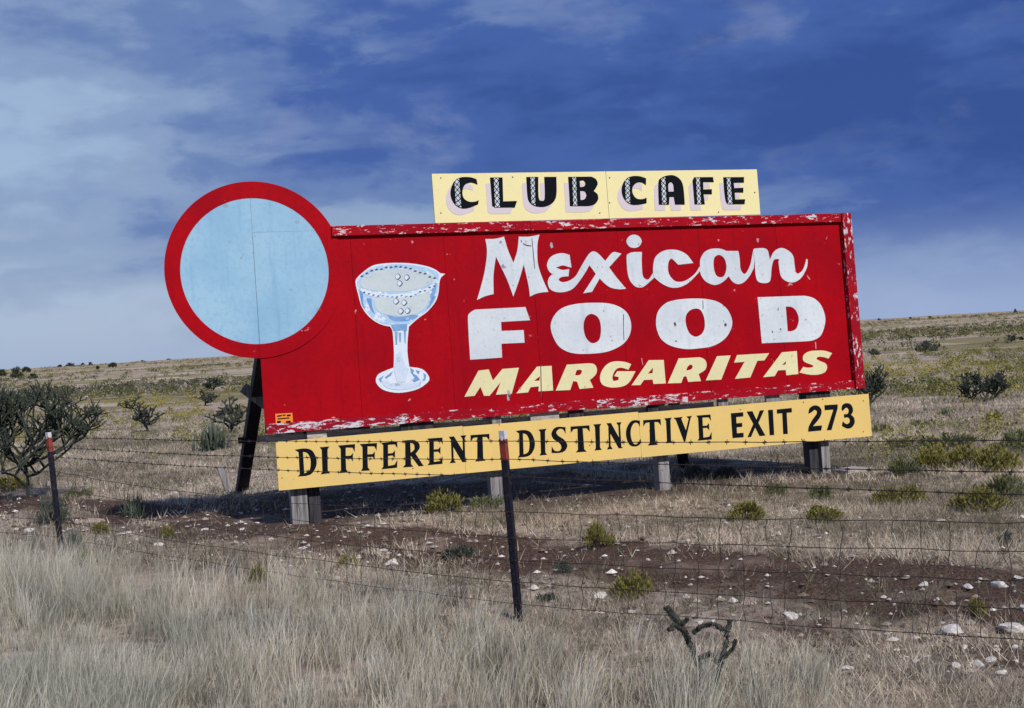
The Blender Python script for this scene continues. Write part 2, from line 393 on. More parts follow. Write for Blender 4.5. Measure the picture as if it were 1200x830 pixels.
mb = MB(); q = a.lerp(c, .40); mb.bar(q + Vector((-.16, -.1, .0)), q + Vector((1.6, -.1, .02)), .06, .08); mb.build('cross_bar', WOODD, board)
mb = MB(); q = a.lerp(c, .62); mb.bar(q + Vector((-.17, -.1, .11)), q + Vector((.55, -.1, -.5)), .05, .13); mb.build('cross_bar', WOODG, board)
p = hit(274, 576); s0 = local(p - np.array([0, 0, .2])); mb = MB(); mb.bar(s0, s0 + Vector((-.17, 0, .58)), .12, .10); mb.build('stake', WOODG, board)
# medallion: red ring round a sky blue disc
MC, MR, DC, DR = (-2.901, .941 - V0), .978, (-2.905, .926 - V0), .808
def circ(c, r, n=96): return [(c[0] + r * math.cos(2 * math.pi * i / n), c[1] + r * math.sin(2 * math.pi * i / n)) for i in range(n)]
def plate(name, loops, y0, y1, material, parent):
    L = [[Vector((x, z, 0)) for x, z in lp] for lp in loops]; flat = [p for lp in L for p in lp]; n = len(flat); tris = tessellate_polygon(L)
    v = [(p.x, y0, p.y) for p in flat] + [(p.x, y1, p.y) for p in flat]; t = []; q = []
    for i, j, k in tris:
        if (flat[j] - flat[i]).cross(flat[k] - flat[i]).z < 0: j, k = k, j
        t += [(i, j, k), (i + n, k + n, j + n)]
    b0 = 0
    for li, lp in enumerate(L):
        m = len(lp)
        for i in range(m):
            a_, b_ = b0 + i, b0 + (i + 1) % m; q.append((b_, a_, a_ + n, b_ + n) if li == 0 else (b_, a_, a_ + n, b_ + n))
        b0 += m
    return link(name, mesh_np(name, v, t, q), material, parent)
med = plate('medallion_ring', [circ(MC, MR), circ(DC, DR)[::-1]], -.012, -.0035, RED, board)
# the disc in three sheets meeting at the seams seen in the photograph
def clip_circ(c, r, x0, x1, z0, z1):
    pts = [];
    for i in range(240):
        t = 2 * math.pi * i / 240; x = c[0] + r * math.cos(t); z = c[1] + r * math.sin(t)
        pts.append((min(max(x, x0), x1), min(max(z, z0), z1)))
    o = [pts[0]]
    for q in pts[1:]:
        if (q[0] - o[-1][0]) ** 2 + (q[1] - o[-1][1]) ** 2 > 1e-7: o.append(q)
    return o
sx, sz = -2.915, 1.352 - V0
for x0, x1, z0, z1 in ((-9, sx - .002, -9, 9), (sx + .002, 9, -9, sz - .002), (sx + .002, 9, sz + .002, 9)):
    lp = clip_circ(DC, DR - .001, x0, x1, z0, z1)
    lp = [(min(max(x, x0), x1), min(max(z, z0), z1)) for x, z in lp]
    if (x0, z1) == (-9, 9): pass
    plate('medallion_disc', [lp], -.009, -.002, DISC, board)
mb = MB(); mb.box(-3.6, -2.93, .02, .06, .5 - V0, .6 - V0); mb.build('rail', WOODG, board)

# main lettering
D1 = .006
t1, t2, t3, t4 = tile(550, 270), tile(640, 270), tile(740, 270), tile(840, 270)
for fn, loops in (
    (t1, ['185,103 300,100* 405,75 450,230* 515,380 560,240* 578,75 700,75* 820,52 797,160* 800,380* 850,550* 925,722 800,738* 708,778 690,640* 635,400 580,590* 513,778 440,580* 310,310 282,520* 283,748 180,775* 88,818 170,520* 205,260*']),
    (t2, ['273,290 200,270* 120,278* 45,320* 8,400* 25,470* 70,515 30,560* 18,620* 45,690* 120,725* 220,722* 310,685* 390,595* 454,499 399,441 345,535* 270,590* 190,608* 145,580* 180,548* 260,540 268,455 190,465* 115,438 190,413* 265,432 295,438']),
    (t2, ['400,439 470,320* 510,268* 555,248* 610,275* 690,360 750,285* 790,255* 835,262 880,275 735,435 820,550* 935,685 860,692* 760,675* 690,630* 625,565 535,722 432,740 580,512 505,410 456,498']),
    (t2, ['1120,255 1010,258* 950,285* 940,330* 950,480* 975,580* 1030,650* 1085,672* 1150,655* 1264,556 1249,501 1205,568* 1165,575* 1130,530* 1120,430* 1118,330*']),
    (t2, ['1028,52* 970,72* 938,130* 970,190* 1028,208* 1085,190* 1118,130* 1085,72*']),
    (t3, ['251,500 252,420* 275,320* 350,252* 450,226* 560,240* 650,290* 722,385 545,405 500,360* 465,335* 435,365* 425,440* 440,520* 500,590* 570,605* 650,580* 740,510* 799,421 799,481 740,545* 660,620* 560,668* 460,672* 360,630* 266,555']),
    (t3, ['801,420 805,340* 850,260* 920,222* 1000,214* 1060,222* 1110,243 1250,243 1265,330* 1275,450* 1310,508* 1345,495* 1390,400* 1420,250 1441,355 1432,440 1385,530* 1320,605* 1250,632* 1185,605* 1135,540 1070,605* 980,642* 880,610* 820,540* 801,480',
          '1030,290* 970,320* 960,420* 985,520* 1035,552* 1085,530* 1110,440* 1090,340*']),
    (t4, ['422,249 435,218* 500,210* 560,212* 595,240* 610,300* 620,345 660,260* 720,215* 780,212* 850,250* 895,310* 910,420* 925,490* 950,508* 1000,470* 1030,400* 1045,335 1062,345 1055,430* 1000,540* 930,600* 860,612* 790,585* 745,530* 725,420* 720,365* 730,345* 690,338* 660,360* 640,440* 630,560* 605,610* 540,620* 480,600* 455,540* 445,430* 444,355']),
    (tile(540, 345), ['82,300* 105,220* 165,180 755,150 810,305 470,325 475,430 735,420 745,568 475,580 482,742 108,768']),
    (tile(640, 345), ['52,400* 80,270* 180,165* 340,115* 540,100* 730,108* 870,155* 960,240* 995,370* 970,490* 890,590* 740,665* 560,695* 340,695* 200,650* 110,560*', '530,230* 470,260* 440,330* 438,410* 460,500* 510,562* 560,572* 615,540* 637,470* 637,360* 605,270*']),
    (tile(760, 335), ['85,420* 110,300* 200,205* 330,165* 520,150* 700,160* 830,200* 930,290* 978,420* 950,540* 870,640* 740,710* 580,735* 430,742* 260,705* 150,630* 100,530*', '545,268* 470,300* 432,370* 440,470* 480,560* 550,598* 620,565* 655,490* 650,380* 610,290*']),
    (tile(860, 335), ['275,135 820,117 930,145* 1020,230* 1068,370* 1055,490* 1010,590* 930,638* 840,652 325,675', '605,245 680,252* 735,310* 758,400* 735,490* 690,528* 628,535'])):
    letter(loops, fn, D1, WHITE, board)
a1, a2, a3, a4 = tile(540, 400), tile(650, 400), tile(760, 395), tile(860, 390)
for fn, loops in (
    (a1, ['205,345 325,330 375,460 485,325 680,310 595,615 410,628 465,480 335,640 270,640 228,535 160,640 40,652']),
    (a1, ['890,298 1062,288 1080,578 908,588 912,530 815,540 785,600 648,612', '925,410 855,465 920,462']),
    (a2, ['140,275 400,258 460,270* 492,320* 480,390* 410,455 452,545 290,560 260,475 215,468 180,572 10,580', '290,335* 318,350* 300,390* 265,400 238,400 255,345*']),
    (a2, ['895,270 860,335 790,312* 730,320* 690,370* 675,430* 690,465* 745,455 748,420 695,410 730,352 945,352 890,455* 830,515* 740,540* 640,540* 560,510* 530,450* 540,370* 590,290* 660,245* 740,235* 830,245*']),
    (a2, ['1100,222 1275,220 1300,495 1155,502 1145,450 1045,455 1000,515 898,517', '1150,310 1090,380 1145,375']),
    (a3, ['350,252 600,238 655,265* 678,320* 660,385* 585,435 612,518 462,528 440,462 410,465 380,540 222,545', '490,325* 515,345* 495,380* 440,395 455,350*']),
    (a3, ['800,225 960,217 850,500 668,510']),
    (a4, ['35,262 412,240 355,325 272,330 190,525 10,542 122,342 0,352']),
    (a4, ['560,230 735,215 752,485 612,500 605,438 515,442 475,510 340,522', '608,335 560,380 605,372']),
    (a4, ['1148,240 1105,305 1040,285* 985,285* 965,305* 1000,330* 1070,360* 1090,410* 1060,465* 980,492* 880,492* 765,468 810,400 860,410* 915,405* 925,385* 890,370* 830,345* 805,310* 820,255* 880,220* 960,210* 1060,212*'])):
    letter(loops, fn, D1, CREAM, board)

# name board on top, two sheets
NB = []
for x0, x1 in ((-.825, 1.349), (1.354, 3.415)):
    mb = MB(); mb.box(x0, x1, -.02, 0, 1.402 - V0, 1.975 - V0); NB.append(mb.build('name_board', NAMEY, board))
mb = MB(); mb.box(-.6, 3.2, .004, .04, 1.5 - V0, 1.58 - V0); mb.build('rail', WOODG, board)
for u in (-.4, 1.35, 3.1):
    mb = MB(); mb.box(u - .04, u + .04, .07, .11, .9 - V0, 1.85 - V0); mb.build('name_board_support', WOODG, board)
c1, c2, c3, c4 = tile(500, 190), tile(610, 190), tile(710, 185), tile(790, 185)
for fn, par, loops, st in (
    (c1, 0, ['590,270 578,205 500,182* 400,183* 330,215* 290,280* 272,360* 285,440* 330,510* 400,548* 480,545* 595,500 605,450 560,468* 490,468* 430,430* 412,360* 435,280* 490,248* 540,250*'], (318, 215, 372, 195, 335, 505, 398, 540)),
    (c1, 0, ['735,185 882,185 890,465 1052,460 1025,538 795,540 760,520'], (780, 190, 832, 190, 795, 535, 850, 535)),
    (c2, 0, ['60,180 200,178 205,420* 245,458* 275,420* 270,178 412,178 412,390* 370,480* 280,528* 170,525* 100,480* 72,400*'], (108, 184, 156, 184, 120, 485, 165, 515)),
    (c2, 0, ['550,178 820,175 875,205* 895,265* 850,345 895,385* 898,450* 850,505* 780,522 570,522', '685,225 730,222* 750,255* 735,290* 690,298', '690,345 740,350* 762,395* 740,440* 695,450'], (598, 184, 640, 184, 610, 516, 655, 516)),
    (c3, 1, ['460,325 462,245 380,220* 290,222* 220,260* 180,340* 180,430* 220,510* 290,555* 380,555* 468,535 468,470 420,488* 350,480* 305,420* 305,350* 350,300* 410,295*'], (215, 265, 265, 238, 225, 512, 275, 542)),
    (c3, 1, ['610,555 605,300* 640,240* 720,210* 800,215* 870,270* 900,360* 915,552 800,555 785,465 735,465 730,555', '725,400 722,320* 750,292* 778,320* 785,400'], (640, 250, 684, 232, 650, 550, 700, 550)),
    (c4, 1, ['225,232 445,230 455,290 330,290 332,375 432,372 432,432 335,432 350,550 228,552 205,270'], (245, 238, 288, 238, 262, 546, 304, 546)),
    (c4, 1, ['565,232 808,230 808,295 688,300 695,360 800,355 800,412 700,412 705,492 822,490 815,548 625,550 595,520* 575,400'], (605, 238, 645, 238, 622, 544, 670, 544))):
    cs = [contour(t, fn) for t in loops]
    sh = paint('letter_shadow', cs[:1], .0225, LILAC, NB[par], (-.058, -.072))
    lt = paint('letter', cs, .0245, INK, NB[par])
    # white lattice up the stem: rows of small diamonds with half diamonds beside them
    n = 5; v = []; t = []
    def sp(u, w):
        xt, yt = st[0] + (st[2] - st[0]) * u, st[1] + (st[3] - st[1]) * u; xb, yb = st[4] + (st[6] - st[4]) * u, st[5] + (st[7] - st[5]) * u
        x, z = fn(xt + (xb - xt) * w, yt + (yb - yt) * w); return (x, -.0265, z)
    g = .12
    for k in range(n):
        w0, w1 = k / n, (k + 1) / n; wm = (w0 + w1) / 2; gh = g / n
        for poly in ([(.5, w0 + gh), (1 - g, wm), (.5, w1 - gh), (g, wm)], [(0, w0 + gh * .2), (.5 - g, w0 + gh * .2), (0, wm - gh)], [(1, w0 + gh * .2), (.5 + g, w0 + gh * .2), (1, wm - gh)],
                     [(0, w1 - gh * .2), (.5 - g, w1 - gh * .2), (0, wm + gh)], [(1, w1 - gh * .2), (.5 + g, w1 - gh * .2), (1, wm + gh)]):
            b0 = len(v); v += [sp(*q) for q in poly]
            for i in range(1, len(poly) - 1): t.append((b0, b0 + i, b0 + i + 1))
    va = np.array(v); t = [(i, j, k) if ((va[j] - va[i])[0] * (va[k] - va[i])[2] - (va[j] - va[i])[2] * (va[k] - va[i])[0]) > 0 else (i, k, j) for i, j, k in t]
    link('letter_lattice', mesh_np('letter_lattice', v, t), WHITE, NB[par])

# slogan strip below, three boards
SBd = []
for x0, x1, dz_ in ((-2.815, -.675, 0), (-.672, 1.533, .003), (1.536, 4.77, .0)):
    mb = MB(); mb.hexa([(x0, -.03, -1.50 - V0 + dz_), (x1, -.03, -1.495 - V0 + dz_), (x1, -.01, -1.495 - V0 + dz_), (x0, -.01, -1.50 - V0 + dz_), (x0, -.03, -.965 - V0 + dz_), (x1, -.03, -.953 - V0 + dz_), (x1, -.01, -.953 - V0 + dz_), (x0, -.01, -.965 - V0 + dz_)])
    SBd.append(mb.build('slogan_board', STRIPY, board))
mb = MB(); mb.box(-2.7, 4.6, -.006, .03, -1.27 - V0, -1.19 - V0); mb.build('rail', WOODG, board)
for u, m_ in ((-2.35, WOODP), (-1.2, WOODD), (-.25, WOODG), (.35, WOODP), (.75, WOODD), (1.75, WOODD), (2.7, WOODG), (3.4, WOODG), (4.05, WOODD)):
    mb = MB(); w = random.uniform(.05, .2); mb.box(u - w, u + w, .004, .045, -1.1 - V0, -.80 - V0); mb.build('cleat', m_, board)
mb = MB(); mb.box(-2.9, 2.6, .066, .10, -.965 - V0, -.90 - V0); mb.build('rail', WOODP, board)
G = {
 'D': ['0,0 .45,-.02* .8,.08* 1,.4* .97,.7* .75,.93* .45,1 .05,1 .15,.92 .17,.1', '.38,.1 .6,.18* .72,.45* .65,.8* .38,.9'],
 'I': ['0,0 1,0 .80,.10 .78,.90 1,1 0,1 .20,.90 .20,.10'],
 'F': ['0,0 1,0 .98,.28 .85,.12 .45,.1 .45,.4 .75,.4 .88,.3 .88,.62 .75,.5 .45,.5 .47,.88 .6,1 .05,1 .15,.88 .15,.12'],
 'E': ['0,0 .98,0 1,.26 .85,.11 .42,.1 .42,.43 .7,.43 .85,.33 .85,.63 .7,.52 .42,.52 .42,.9 .82,.88 1,.7 .98,1 0,1 .12,.9 .12,.1'],
 'R': ['0,0 .55,0* .85,.12* .88,.32* .65,.52 .95,.95 1,1 .75,1 .4,.58 .4,.9 .5,1 0,1 .12,.9 .12,.1', '.4,.1 .58,.16* .6,.35* .4,.47'],
 'N': ['0,0 .3,0 .78,.58 .78,.12 .66,0 1,0 .9,.12 .9,.95 1,1 .73,1 .24,.4 .24,.88 .36,1 0,1 .12,.88 .12,.12'],
 'T': ['0,0 1,0 1,.25 .85,.11 .64,.1 .66,.9 .78,1 .22,1 .34,.9 .36,.1 .15,.11 0,.25'],
 'S': ['.92,.28 .75,.1* .5,.08* .32,.2* .45,.34* .8,.5* 1,.72* .85,.93* .5,1* 0,.98 .02,.72 .2,.9* .5,.92* .62,.78* .5,.62* .15,.46* 0,.26* .15,.06* .45,-.01* .92,.02'],
 'C': ['.95,.25 .78,.1* .55,.1* .35,.3* .33,.6* .5,.88* .75,.9* 1,.72 .95,.92* .65,1.0* .25,.92* .02,.6* .05,.28* .3,.04* .6,-.02* .95,.02'],
 'V': ['0,0 .5,0 .42,.08 .65,.55 .82,.1 .7,0 1,0 .92,.1 .6,1 .52,1 .12,.1'],
 'e': ['0,0 1,0 1,.17 .42,.17 .42,.42 .9,.42 .9,.58 .42,.58 .42,.82 1,.82 1,1 0,1'],
 'x': ['0,0 .33,0 .54,.35 .75,0 1,0 .64,.48 1,1 .67,1 .45,.65 .2,1 0,1 .35,.5'],
 'i': ['0,0 1,0 1,1 0,1'], 't': ['0,0 1,0 1,.17 .65,.17 .65,1 .35,1 .35,.17 0,.17'],
 '2': ['.03,.3 .1,.1* .35,0* .65,0* .92,.12* .97,.3* .8,.52* .35,.8 1,.8 .93,1 0,1 .05,.8* .3,.55* .62,.32* .6,.2* .45,.17* .28,.24*'],
 '7': ['0,0 1,0 1,.15 .45,1 .05,1 .66,.2 0,.2'],
 '3': ['.02,.22 .1,.06* .4,-.01* .75,.04* .92,.2* .9,.36* .75,.46 .97,.6* .98,.8* .75,.97* .4,1* 0,.88 .08,.7 .35,.82* .6,.76* .6,.62* .45,.56* .2,.57 .2,.42 .45,.42* .58,.32* .52,.2* .35,.18* .1,.3'],
}
for ox, oy, pi_, rows in (
    (320, 500, 0, [('D', 248,272,500,250,275,585,505,568), ('I', 540,242,655,232,552,558,660,545), ('F', 755,222,955,205,762,545,950,530), ('F', 1010,205,1212,192,1015,520,1205,508)]),
    (430, 490, 0, [('E', 160,290,350,272,162,600,350,580), ('R', 415,265,625,250,412,578,660,560), ('E', 700,240,880,228,702,552,880,535), ('N', 950,220,1155,200,960,528,1165,512)]),
    (530, 480, 1, [('T', 205,300,425,285,208,612,430,595), ('D', 735,252,950,240,745,562,960,548), ('I', 1000,235,1095,225,1012,538,1100,530)]),
    (640, 470, 1, [('S', 50,310,230,300,52,615,240,600), ('T', 275,300,495,285,285,605,515,590), ('I', 540,275,635,268,555,580,640,572), ('N', 695,262,870,248,700,568,890,550), ('C', 920,240,1095,225,925,545,1100,525)]),
    (740, 465, 2, [('T', 125,275,328,262,130,575,345,560), ('I', 372,255,460,245,388,545,470,540), ('V', 480,248,695,225,495,535,700,520), ('E', 745,222,915,208,760,515,930,500)]),
    (840, 455, 2, [('e', 150,295,295,282,170,585,300,575), ('x', 335,275,540,258,345,575,555,555), ('i', 585,257,642,252,605,553,658,548), ('t', 688,250,862,232,700,542,880,532)]),
    (920, 450, 2, [('2', 252,262,415,250,255,560,420,545), ('7', 445,250,600,240,465,545,605,535), ('3', 640,232,785,225,650,528,805,515)])):
    for row in rows:
        letter(G[row[0]], quadmap(ox, oy, row[1:]), .0325, INK, SBd[pi_])

# the painted margarita glass
GL = tile(405, 300)
GW = mat('glass_highlight_paint', rough=.6, spec=.06, build=weathered((.60, .67, .76), (.42, .55, .70), (.30, .40, .56), .58, .8, 1.6))
GG = mat('margarita_drink_paint', rough=.6, spec=.06, build=weathered((.52, .59, .61), (.42, .50, .56), (.34, .40, .44), .60, .5, 1.6))
GB = mat('glass_blue_stroke_paint', rough=.7, spec=.06, build=weathered((.10, .24, .50), (.22, .38, .62), (.5, .6, .72), .58, .8, 1.6))
GP = mat('glass_pale_blue_paint', rough=.7, spec=.06, build=weathered((.42, .56, .72), (.30, .47, .70), (.66, .72, .78), .54, .8, 1.6)); GD = mat('glass_dark_dab_paint', (.07, .11, .19), .7, spec=.06)
GWW = mat('glass_white_paint', rough=.7, spec=.06, build=weathered((.68, .73, .79), (.50, .60, .72), (.40, .5, .62), .60, .8, 1.6))
glass = letter(['115,310* 140,250* 230,170* 330,110* 500,85* 720,85* 900,110* 1030,150* 1110,205 1165,210 1120,250 1100,300* 1085,440* 1050,540* 960,650* 840,740* 740,830 725,1000* 725,1150* 745,1300 900,1330* 980,1430* 940,1500* 820,1570* 620,1605* 440,1570* 355,1480* 380,1390* 480,1340* 560,1310 565,1150* 550,900* 520,830 400,800* 280,720* 190,600* 145,450*'], GL, D1, GWW, board, 'margarita_glass')
def dab(txt, m_, dep=.0095, name='brush_stroke'): return letter([txt], GL, dep, m_, glass, name)
dab('132,320* 155,255* 240,180* 340,128* 500,103* 720,103* 890,128* 1015,165* 1085,212* 1085,300* 1070,440* 1035,535* 950,640* 835,725* 725,800* 540,805* 410,785* 295,705* 205,590* 160,450*', GP, .008, 'glass_bowl')
dab('170,330* 200,260* 300,195* 450,160* 620,150* 800,160* 960,205* 1050,250* 1000,320* 880,380* 700,415* 480,420* 300,400* 200,375*', GG, .0095, 'drink_surface')
dab('330,500 480,485* 680,480* 880,440* 985,400 975,520* 900,630* 760,700* 560,705* 400,660* 345,590*', GG, .0095, 'drink_body')
dab('180,380* 300,425* 480,450* 700,440* 880,405* 1040,320 1030,370* 900,445* 700,485* 480,492* 300,475* 190,420*', GWW, .0105, 'salt_rim')
for txt in ('160,400 200,450* 205,560* 235,640 185,560*', '245,500 300,500 310,600* 345,690 280,610*', '1040,310 1065,320 1050,430* 1010,520* 975,560 1000,430*', '1030,470 1055,480 990,590* 930,640 985,560*', '480,690 620,715* 780,690 860,700 740,760* 560,760*',
            '530,805 720,800 715,880 650,870 560,885', '575,890 610,890 600,1040 585,1040', '680,880 705,880 700,1030 690,1010', '622,900 650,900 645,1010 630,1010',
            '460,1420 555,1350 530,1400 470,1440', '385,1440 450,1400 420,1450 415,1490', '755,1310 800,1340 790,1380 830,1400 870,1450 800,1480 770,1450 810,1430 765,1370', '820,1340 870,1350 850,1390', '910,1370 945,1400 930,1460 895,1460 918,1430'):
    dab(txt, GB)
for txt in ('560,1330 590,1150 640,1120 700,1300 740,1330 700,1480 600,1480', '420,1460 560,1490* 760,1490* 900,1470 820,1540* 620,1570* 470,1540*'): dab(txt, GW, .0095)
rg = random.Random(3)
for k in range(16):          # dark dabs along the back rim and the front rim
    t = k / 15; x = 190 + 850 * t; y = 240 - 110 * math.sin(math.pi * min(1, t * 1.05)) ** .7 + rg.uniform(-8, 8) + (20 * t if t > .7 else 0)
    dab(f'{x-22:.0f},{y+8:.0f} {x:.0f},{y-12:.0f} {x+24:.0f},{y+4:.0f} {x:.0f},{y+12:.0f}', GD, .0115, 'rim_dab')
    x = 215 + 820 * t; y = 425 + 50 * math.sin(math.pi * min(1, t * 1.1)) ** .8 - 70 * max(0, t - .72) / .28 + rg.uniform(-10, 10)
    dab(f'{x-18:.0f},{y+8:.0f} {x:.0f},{y-9:.0f} {x+20:.0f},{y+2:.0f} {x:.0f},{y+12:.0f}', GD if rg.random() < .6 else GB, .0115, 'rim_dab')
for bx, by in ((610, 245), (715, 255), (632, 325), (590, 535), (685, 550), (645, 650), (725, 645)):
    dab(f'{bx},{by-38}* {bx+36},{by}* {bx},{by+38}* {bx-34},{by}*', GD, .0115, 'bubble_outline')
    dab(f'{bx-6},{by-30}* {bx+22},{by-4}* {bx-8},{by+28}* {bx-30},{by}*', GWW, .0125, 'bubble')
GREYCHIP = mat('bare_grey_chip', (.34, .33, .37), .8, spec=.06); PINKCHIP = mat('scratched_primer', (.55, .22, .24), .8, spec=.06); CRACK = mat('dark_crack', (.10, .075, .09), .9, spec=.04)
px1 = lambda x, y: suv(x, y)
for m_, txt in ((GREYCHIP, '645,284 647,285 648,290 645.5,291.5 644.2,288'), (GREYCHIP, '594,457 597,458 598.2,463 596,465 597,469 594.6,470 593.6,465 594.6,462'), (CRACK, '595.5,461.5 598,463 597.5,466 595,465'), (PINKCHIP, '954.6,401 956,401 956.4,409 955.2,409.5'), (PINKCHIP, '751,420 752.2,420 753.4,428 752.6,428'),
    (PINKCHIP, '387.5,489.8 391,488.4 393.2,489.6 391,490.6'), (PINKCHIP, '382,492 386,491 388,491.8 385,493'), (CRACK, '622.8,279 623.5,279 625.5,300 626.8,315 626,315 624.4,300'), (CRACK, '612.5,285 617,287 622.5,288 622.5,289 617,288.6 613,286.6'), (CRACK, '610,282 611,281.6 611.4,284 610.4,284.6'),
    (CRACK, '730,368.5 731,369 730.6,385 731.4,399 730.6,399 729.9,385'), (CRACK, '633,428 633.9,428 634.6,458 633.8,467 633.4,458'), (CRACK, '823,352 823.6,352 824.2,361 823.2,363'), (CRACK, '789,379 791,377 792.4,381 790.6,383'), (CRACK, '911,361 912,360.6 912,364 911,364.4'),
    (CRACK, '913.6,385 915,384.8 915.2,387 914,387.4'), (CRACK, '904.2,388 905.2,387.6 905.6,390 904.6,390.4'), (CRACK, '848,380 851,378.6 851.4,382 849,383'), (PINKCHIP, '840.5,281 842.6,280.6 842.4,283 841,283.2'), (PINKCHIP, '886,280 889,279.6 888.6,284 887,284.4'), (PINKCHIP, '945,322 947.6,325 949.4,327.6 948,328 946,325.4')):
    letter([txt], px1, .0075, m_, board, 'paint_wear')
for par, dep, spots in ((NB, .0245, ((713.5, 238), (713.5, 208.8), (841, 249), (883.5, 226), (516, 209), (516, 250), (600, 208), (702, 250))), (SBd, .0325, ((940, 471.5), (962.5, 468.2), (939, 516.2), (866, 480), (938, 515), (690, 522), (584, 497.8), (483, 549), (330, 560), (760, 505), (780, 543), (1010, 470), (1010, 506)))):
    for x, y in spots:
        u_ = suv(x, y)[0]; idx = max(0, min(len(par) - 1, sum(u_ > e for e in ((1.351,) if par is NB else (-.674, 1.534)))))
        letter([f'{x-.8},{y}* {x},{y-.8}* {x+.8},{y}* {x},{y+.8}*'], px1, dep, CRACK, par[idx], 'nail_head')
# little orange permit tag, bottom left corner
ORANGE = mat('orange_tag', (.72, .22, .03), .6)
tg = letter(['225,250 425,240 435,388 232,402'], tile(300, 460), D1, ORANGE, board, 'permit_tag')
for txt in ('245,272 300,262 302,278 248,288', '310,262 345,258 345,272 312,276', '360,262 405,258 407,276 362,280', '250,305 390,292 392,304 252,318', '245,335 290,332 292,385 247,388', '350,335 405,330 408,372 352,378'):
    letter([txt], tile(300, 460), .0085, INK, tg, 'print')

# ------------------------------------------------------------------ boards and scraps lying by the billboard
def plank(pa, pb, w, t, m_, label, lift=.0):
    a = hit(*pa); b = hit(*pb); L = float(np.linalg.norm(b[:2] - a[:2])); mid = (a + b) / 2; ang = math.atan2(b[1] - a[1], b[0] - a[0])
    mb = MB(); mb.hexa([(-L / 2, -w / 2, 0), (L / 2, -w / 2 + .01, 0), (L / 2 - .03, w / 2, 0), (-L / 2, w / 2, 0), (-L / 2, -w / 2, t), (L / 2, -w / 2 + .01, t), (L / 2 - .03, w / 2, t), (-L / 2, w / 2, t)])
    o = mb.build('fallen_board', m_); pitch = math.asin(max(-.4, min(.4, (hxy(b[0], b[1]) - hxy(a[0], a[1])) / L)))
    o.location = (mid[0], mid[1], (hxy(a[0], a[1]) + hxy(b[0], b[1])) / 2 - .01 + lift); o.rotation_euler = (0, -pitch, ang)
    return tag(o, label, 'board')
plank((668, 553), (778, 563), .12, .07, WOODG, 'long grey board lying in the shade under the right half of the billboard')
plank((515, 566), (546, 559), .14, .03, WOODP, 'short pale plank under the word Different on the slogan strip')
plank((286, 579), (337, 577), .10, .05, WOODP, 'pale plank on the ground beside the dark brace foot')
plank((566, 560), (602, 554), .12, .03, WOODG, 'grey plank scrap behind the middle fence post')
plank((984, 555), (1012, 551), .30, .05, WOODP, 'flat pale board beside the right-hand pair of billboard posts')
plank((624, 567), (700, 572), .05, .04, WOODG, 'thin grey lath in front of the long board under the billboard')

# ------------------------------------------------------------------ wire fence
STEEL = mat('dark_painted_steel', rough=.5, build=lambda nt, b: (lambda k: k.base(b, k.mix(k.ramp(k.noise(k.pos(), 22, 6, .7), .52, .75), (.010, .011, .022), (.085, .048, .034))))(NT(nt)))
REDCAP = mat('faded_red_post_paint', rough=.6, build=lambda nt, b: (lambda k: k.base(b, k.mix(k.ramp(k.noise(k.pos(), 40, 5, .7), .4, .7), (.30, .045, .03), (.16, .04, .035))))(NT(nt)))
SILV = mat('bare_post_tip', (.55, .55, .58), .45)
WIRE = mat('rusty_wire', (.035, .028, .026), .6)
fence = empty('wire_fence', (FA[0], FA[1], hxy(*FA)))
tag(fence, 'wire fence of barbed strands above woven mesh on dark steel posts with red tops', 'fence')
fence_m = Matrix.Translation(Vector((FA[0], FA[1], 0)))
fence.matrix_world = fence_m
def F(s, h, off=0.0): return Vector((FD[0] * s + FN[0] * off, FD[1] * s + FN[1] * off, h))
LAB = float(np.linalg.norm(FB - FA))
g0, g1 = hxy(*FA), hxy(*FB)
# post: T section with studs, silver tip, red band
def t_post(s, base, top, lean_px):
    up = (top - base); 
    def seg(name, z0, z1, m_, parent, grow=0):
        mb = MB(); a = base + up * z0; b = base + up * z1; d = up.normalized(); f = Vector((FD[0], FD[1], 0)); n = Vector((FN[0], FN[1], 0))
        def hx(x0, x1, y0, y1): mb.hexa([a + f * p + n * q for p, q in ((x0, y0), (x1, y0), (x1, y1), (x0, y1))] + [b + f * p + n * q for p, q in ((x0, y0), (x1, y0), (x1, y1), (x0, y1))])
        g = grow; hx(-.026 - g, .026 + g, -.006 - g, .004 + g); hx(-.005 - g, .005 + g, .004 + g, .042 + g); 
        if not grow:
            k = 0.06
            while k < .97:
                if z0 <= k <= z1:
                    c = base + up * k - n * .006; mb.bar(c - d * .012, c + d * .012, .012, .014, n)
                k += .045
        return mb.build(name, m_, parent)
    p = seg('post', -.25, .845, STEEL, fence); seg('red_band', .846, .955, REDCAP, p, .001); seg('bare_tip', .956, 1.0, SILV, p, .0)
    return p
def at_depth(px, py, y): r = ray(px, py); return np.array([0, 0, CAM_H]) + r * (y / r[1])
tA = Vector(at_depth(55, 507, FA[1])) - Vector((FA[0], FA[1], 0)); tB = Vector(at_depth(588, 505, FB[1])) - Vector((FA[0], FA[1], 0))
bA = Vector((0, 0, g0)); bB = Vector((FB[0] - FA[0], FB[1] - FA[1], g1))
t_post(0, bA, tA, 0); t_post(LAB, bB, tB, 0)
HA = [1.20, 1.10, 1.0, .86, .68, .52, .36, .20]; HB_ = [1.205, 1.085, .97, .735, .56, .41, .265, .12]; HC = [1.31, 1.15, 1.03, .92, .78, .64, .50, .35]; HZ = [1.2, 1.08, .98, .80, .64, .5, .35, .2]
LBC = 3.75                                     # strand heights are known to here, on to the next post further right
wr = random.Random(5)
tilt = lambda s, h: 0.0
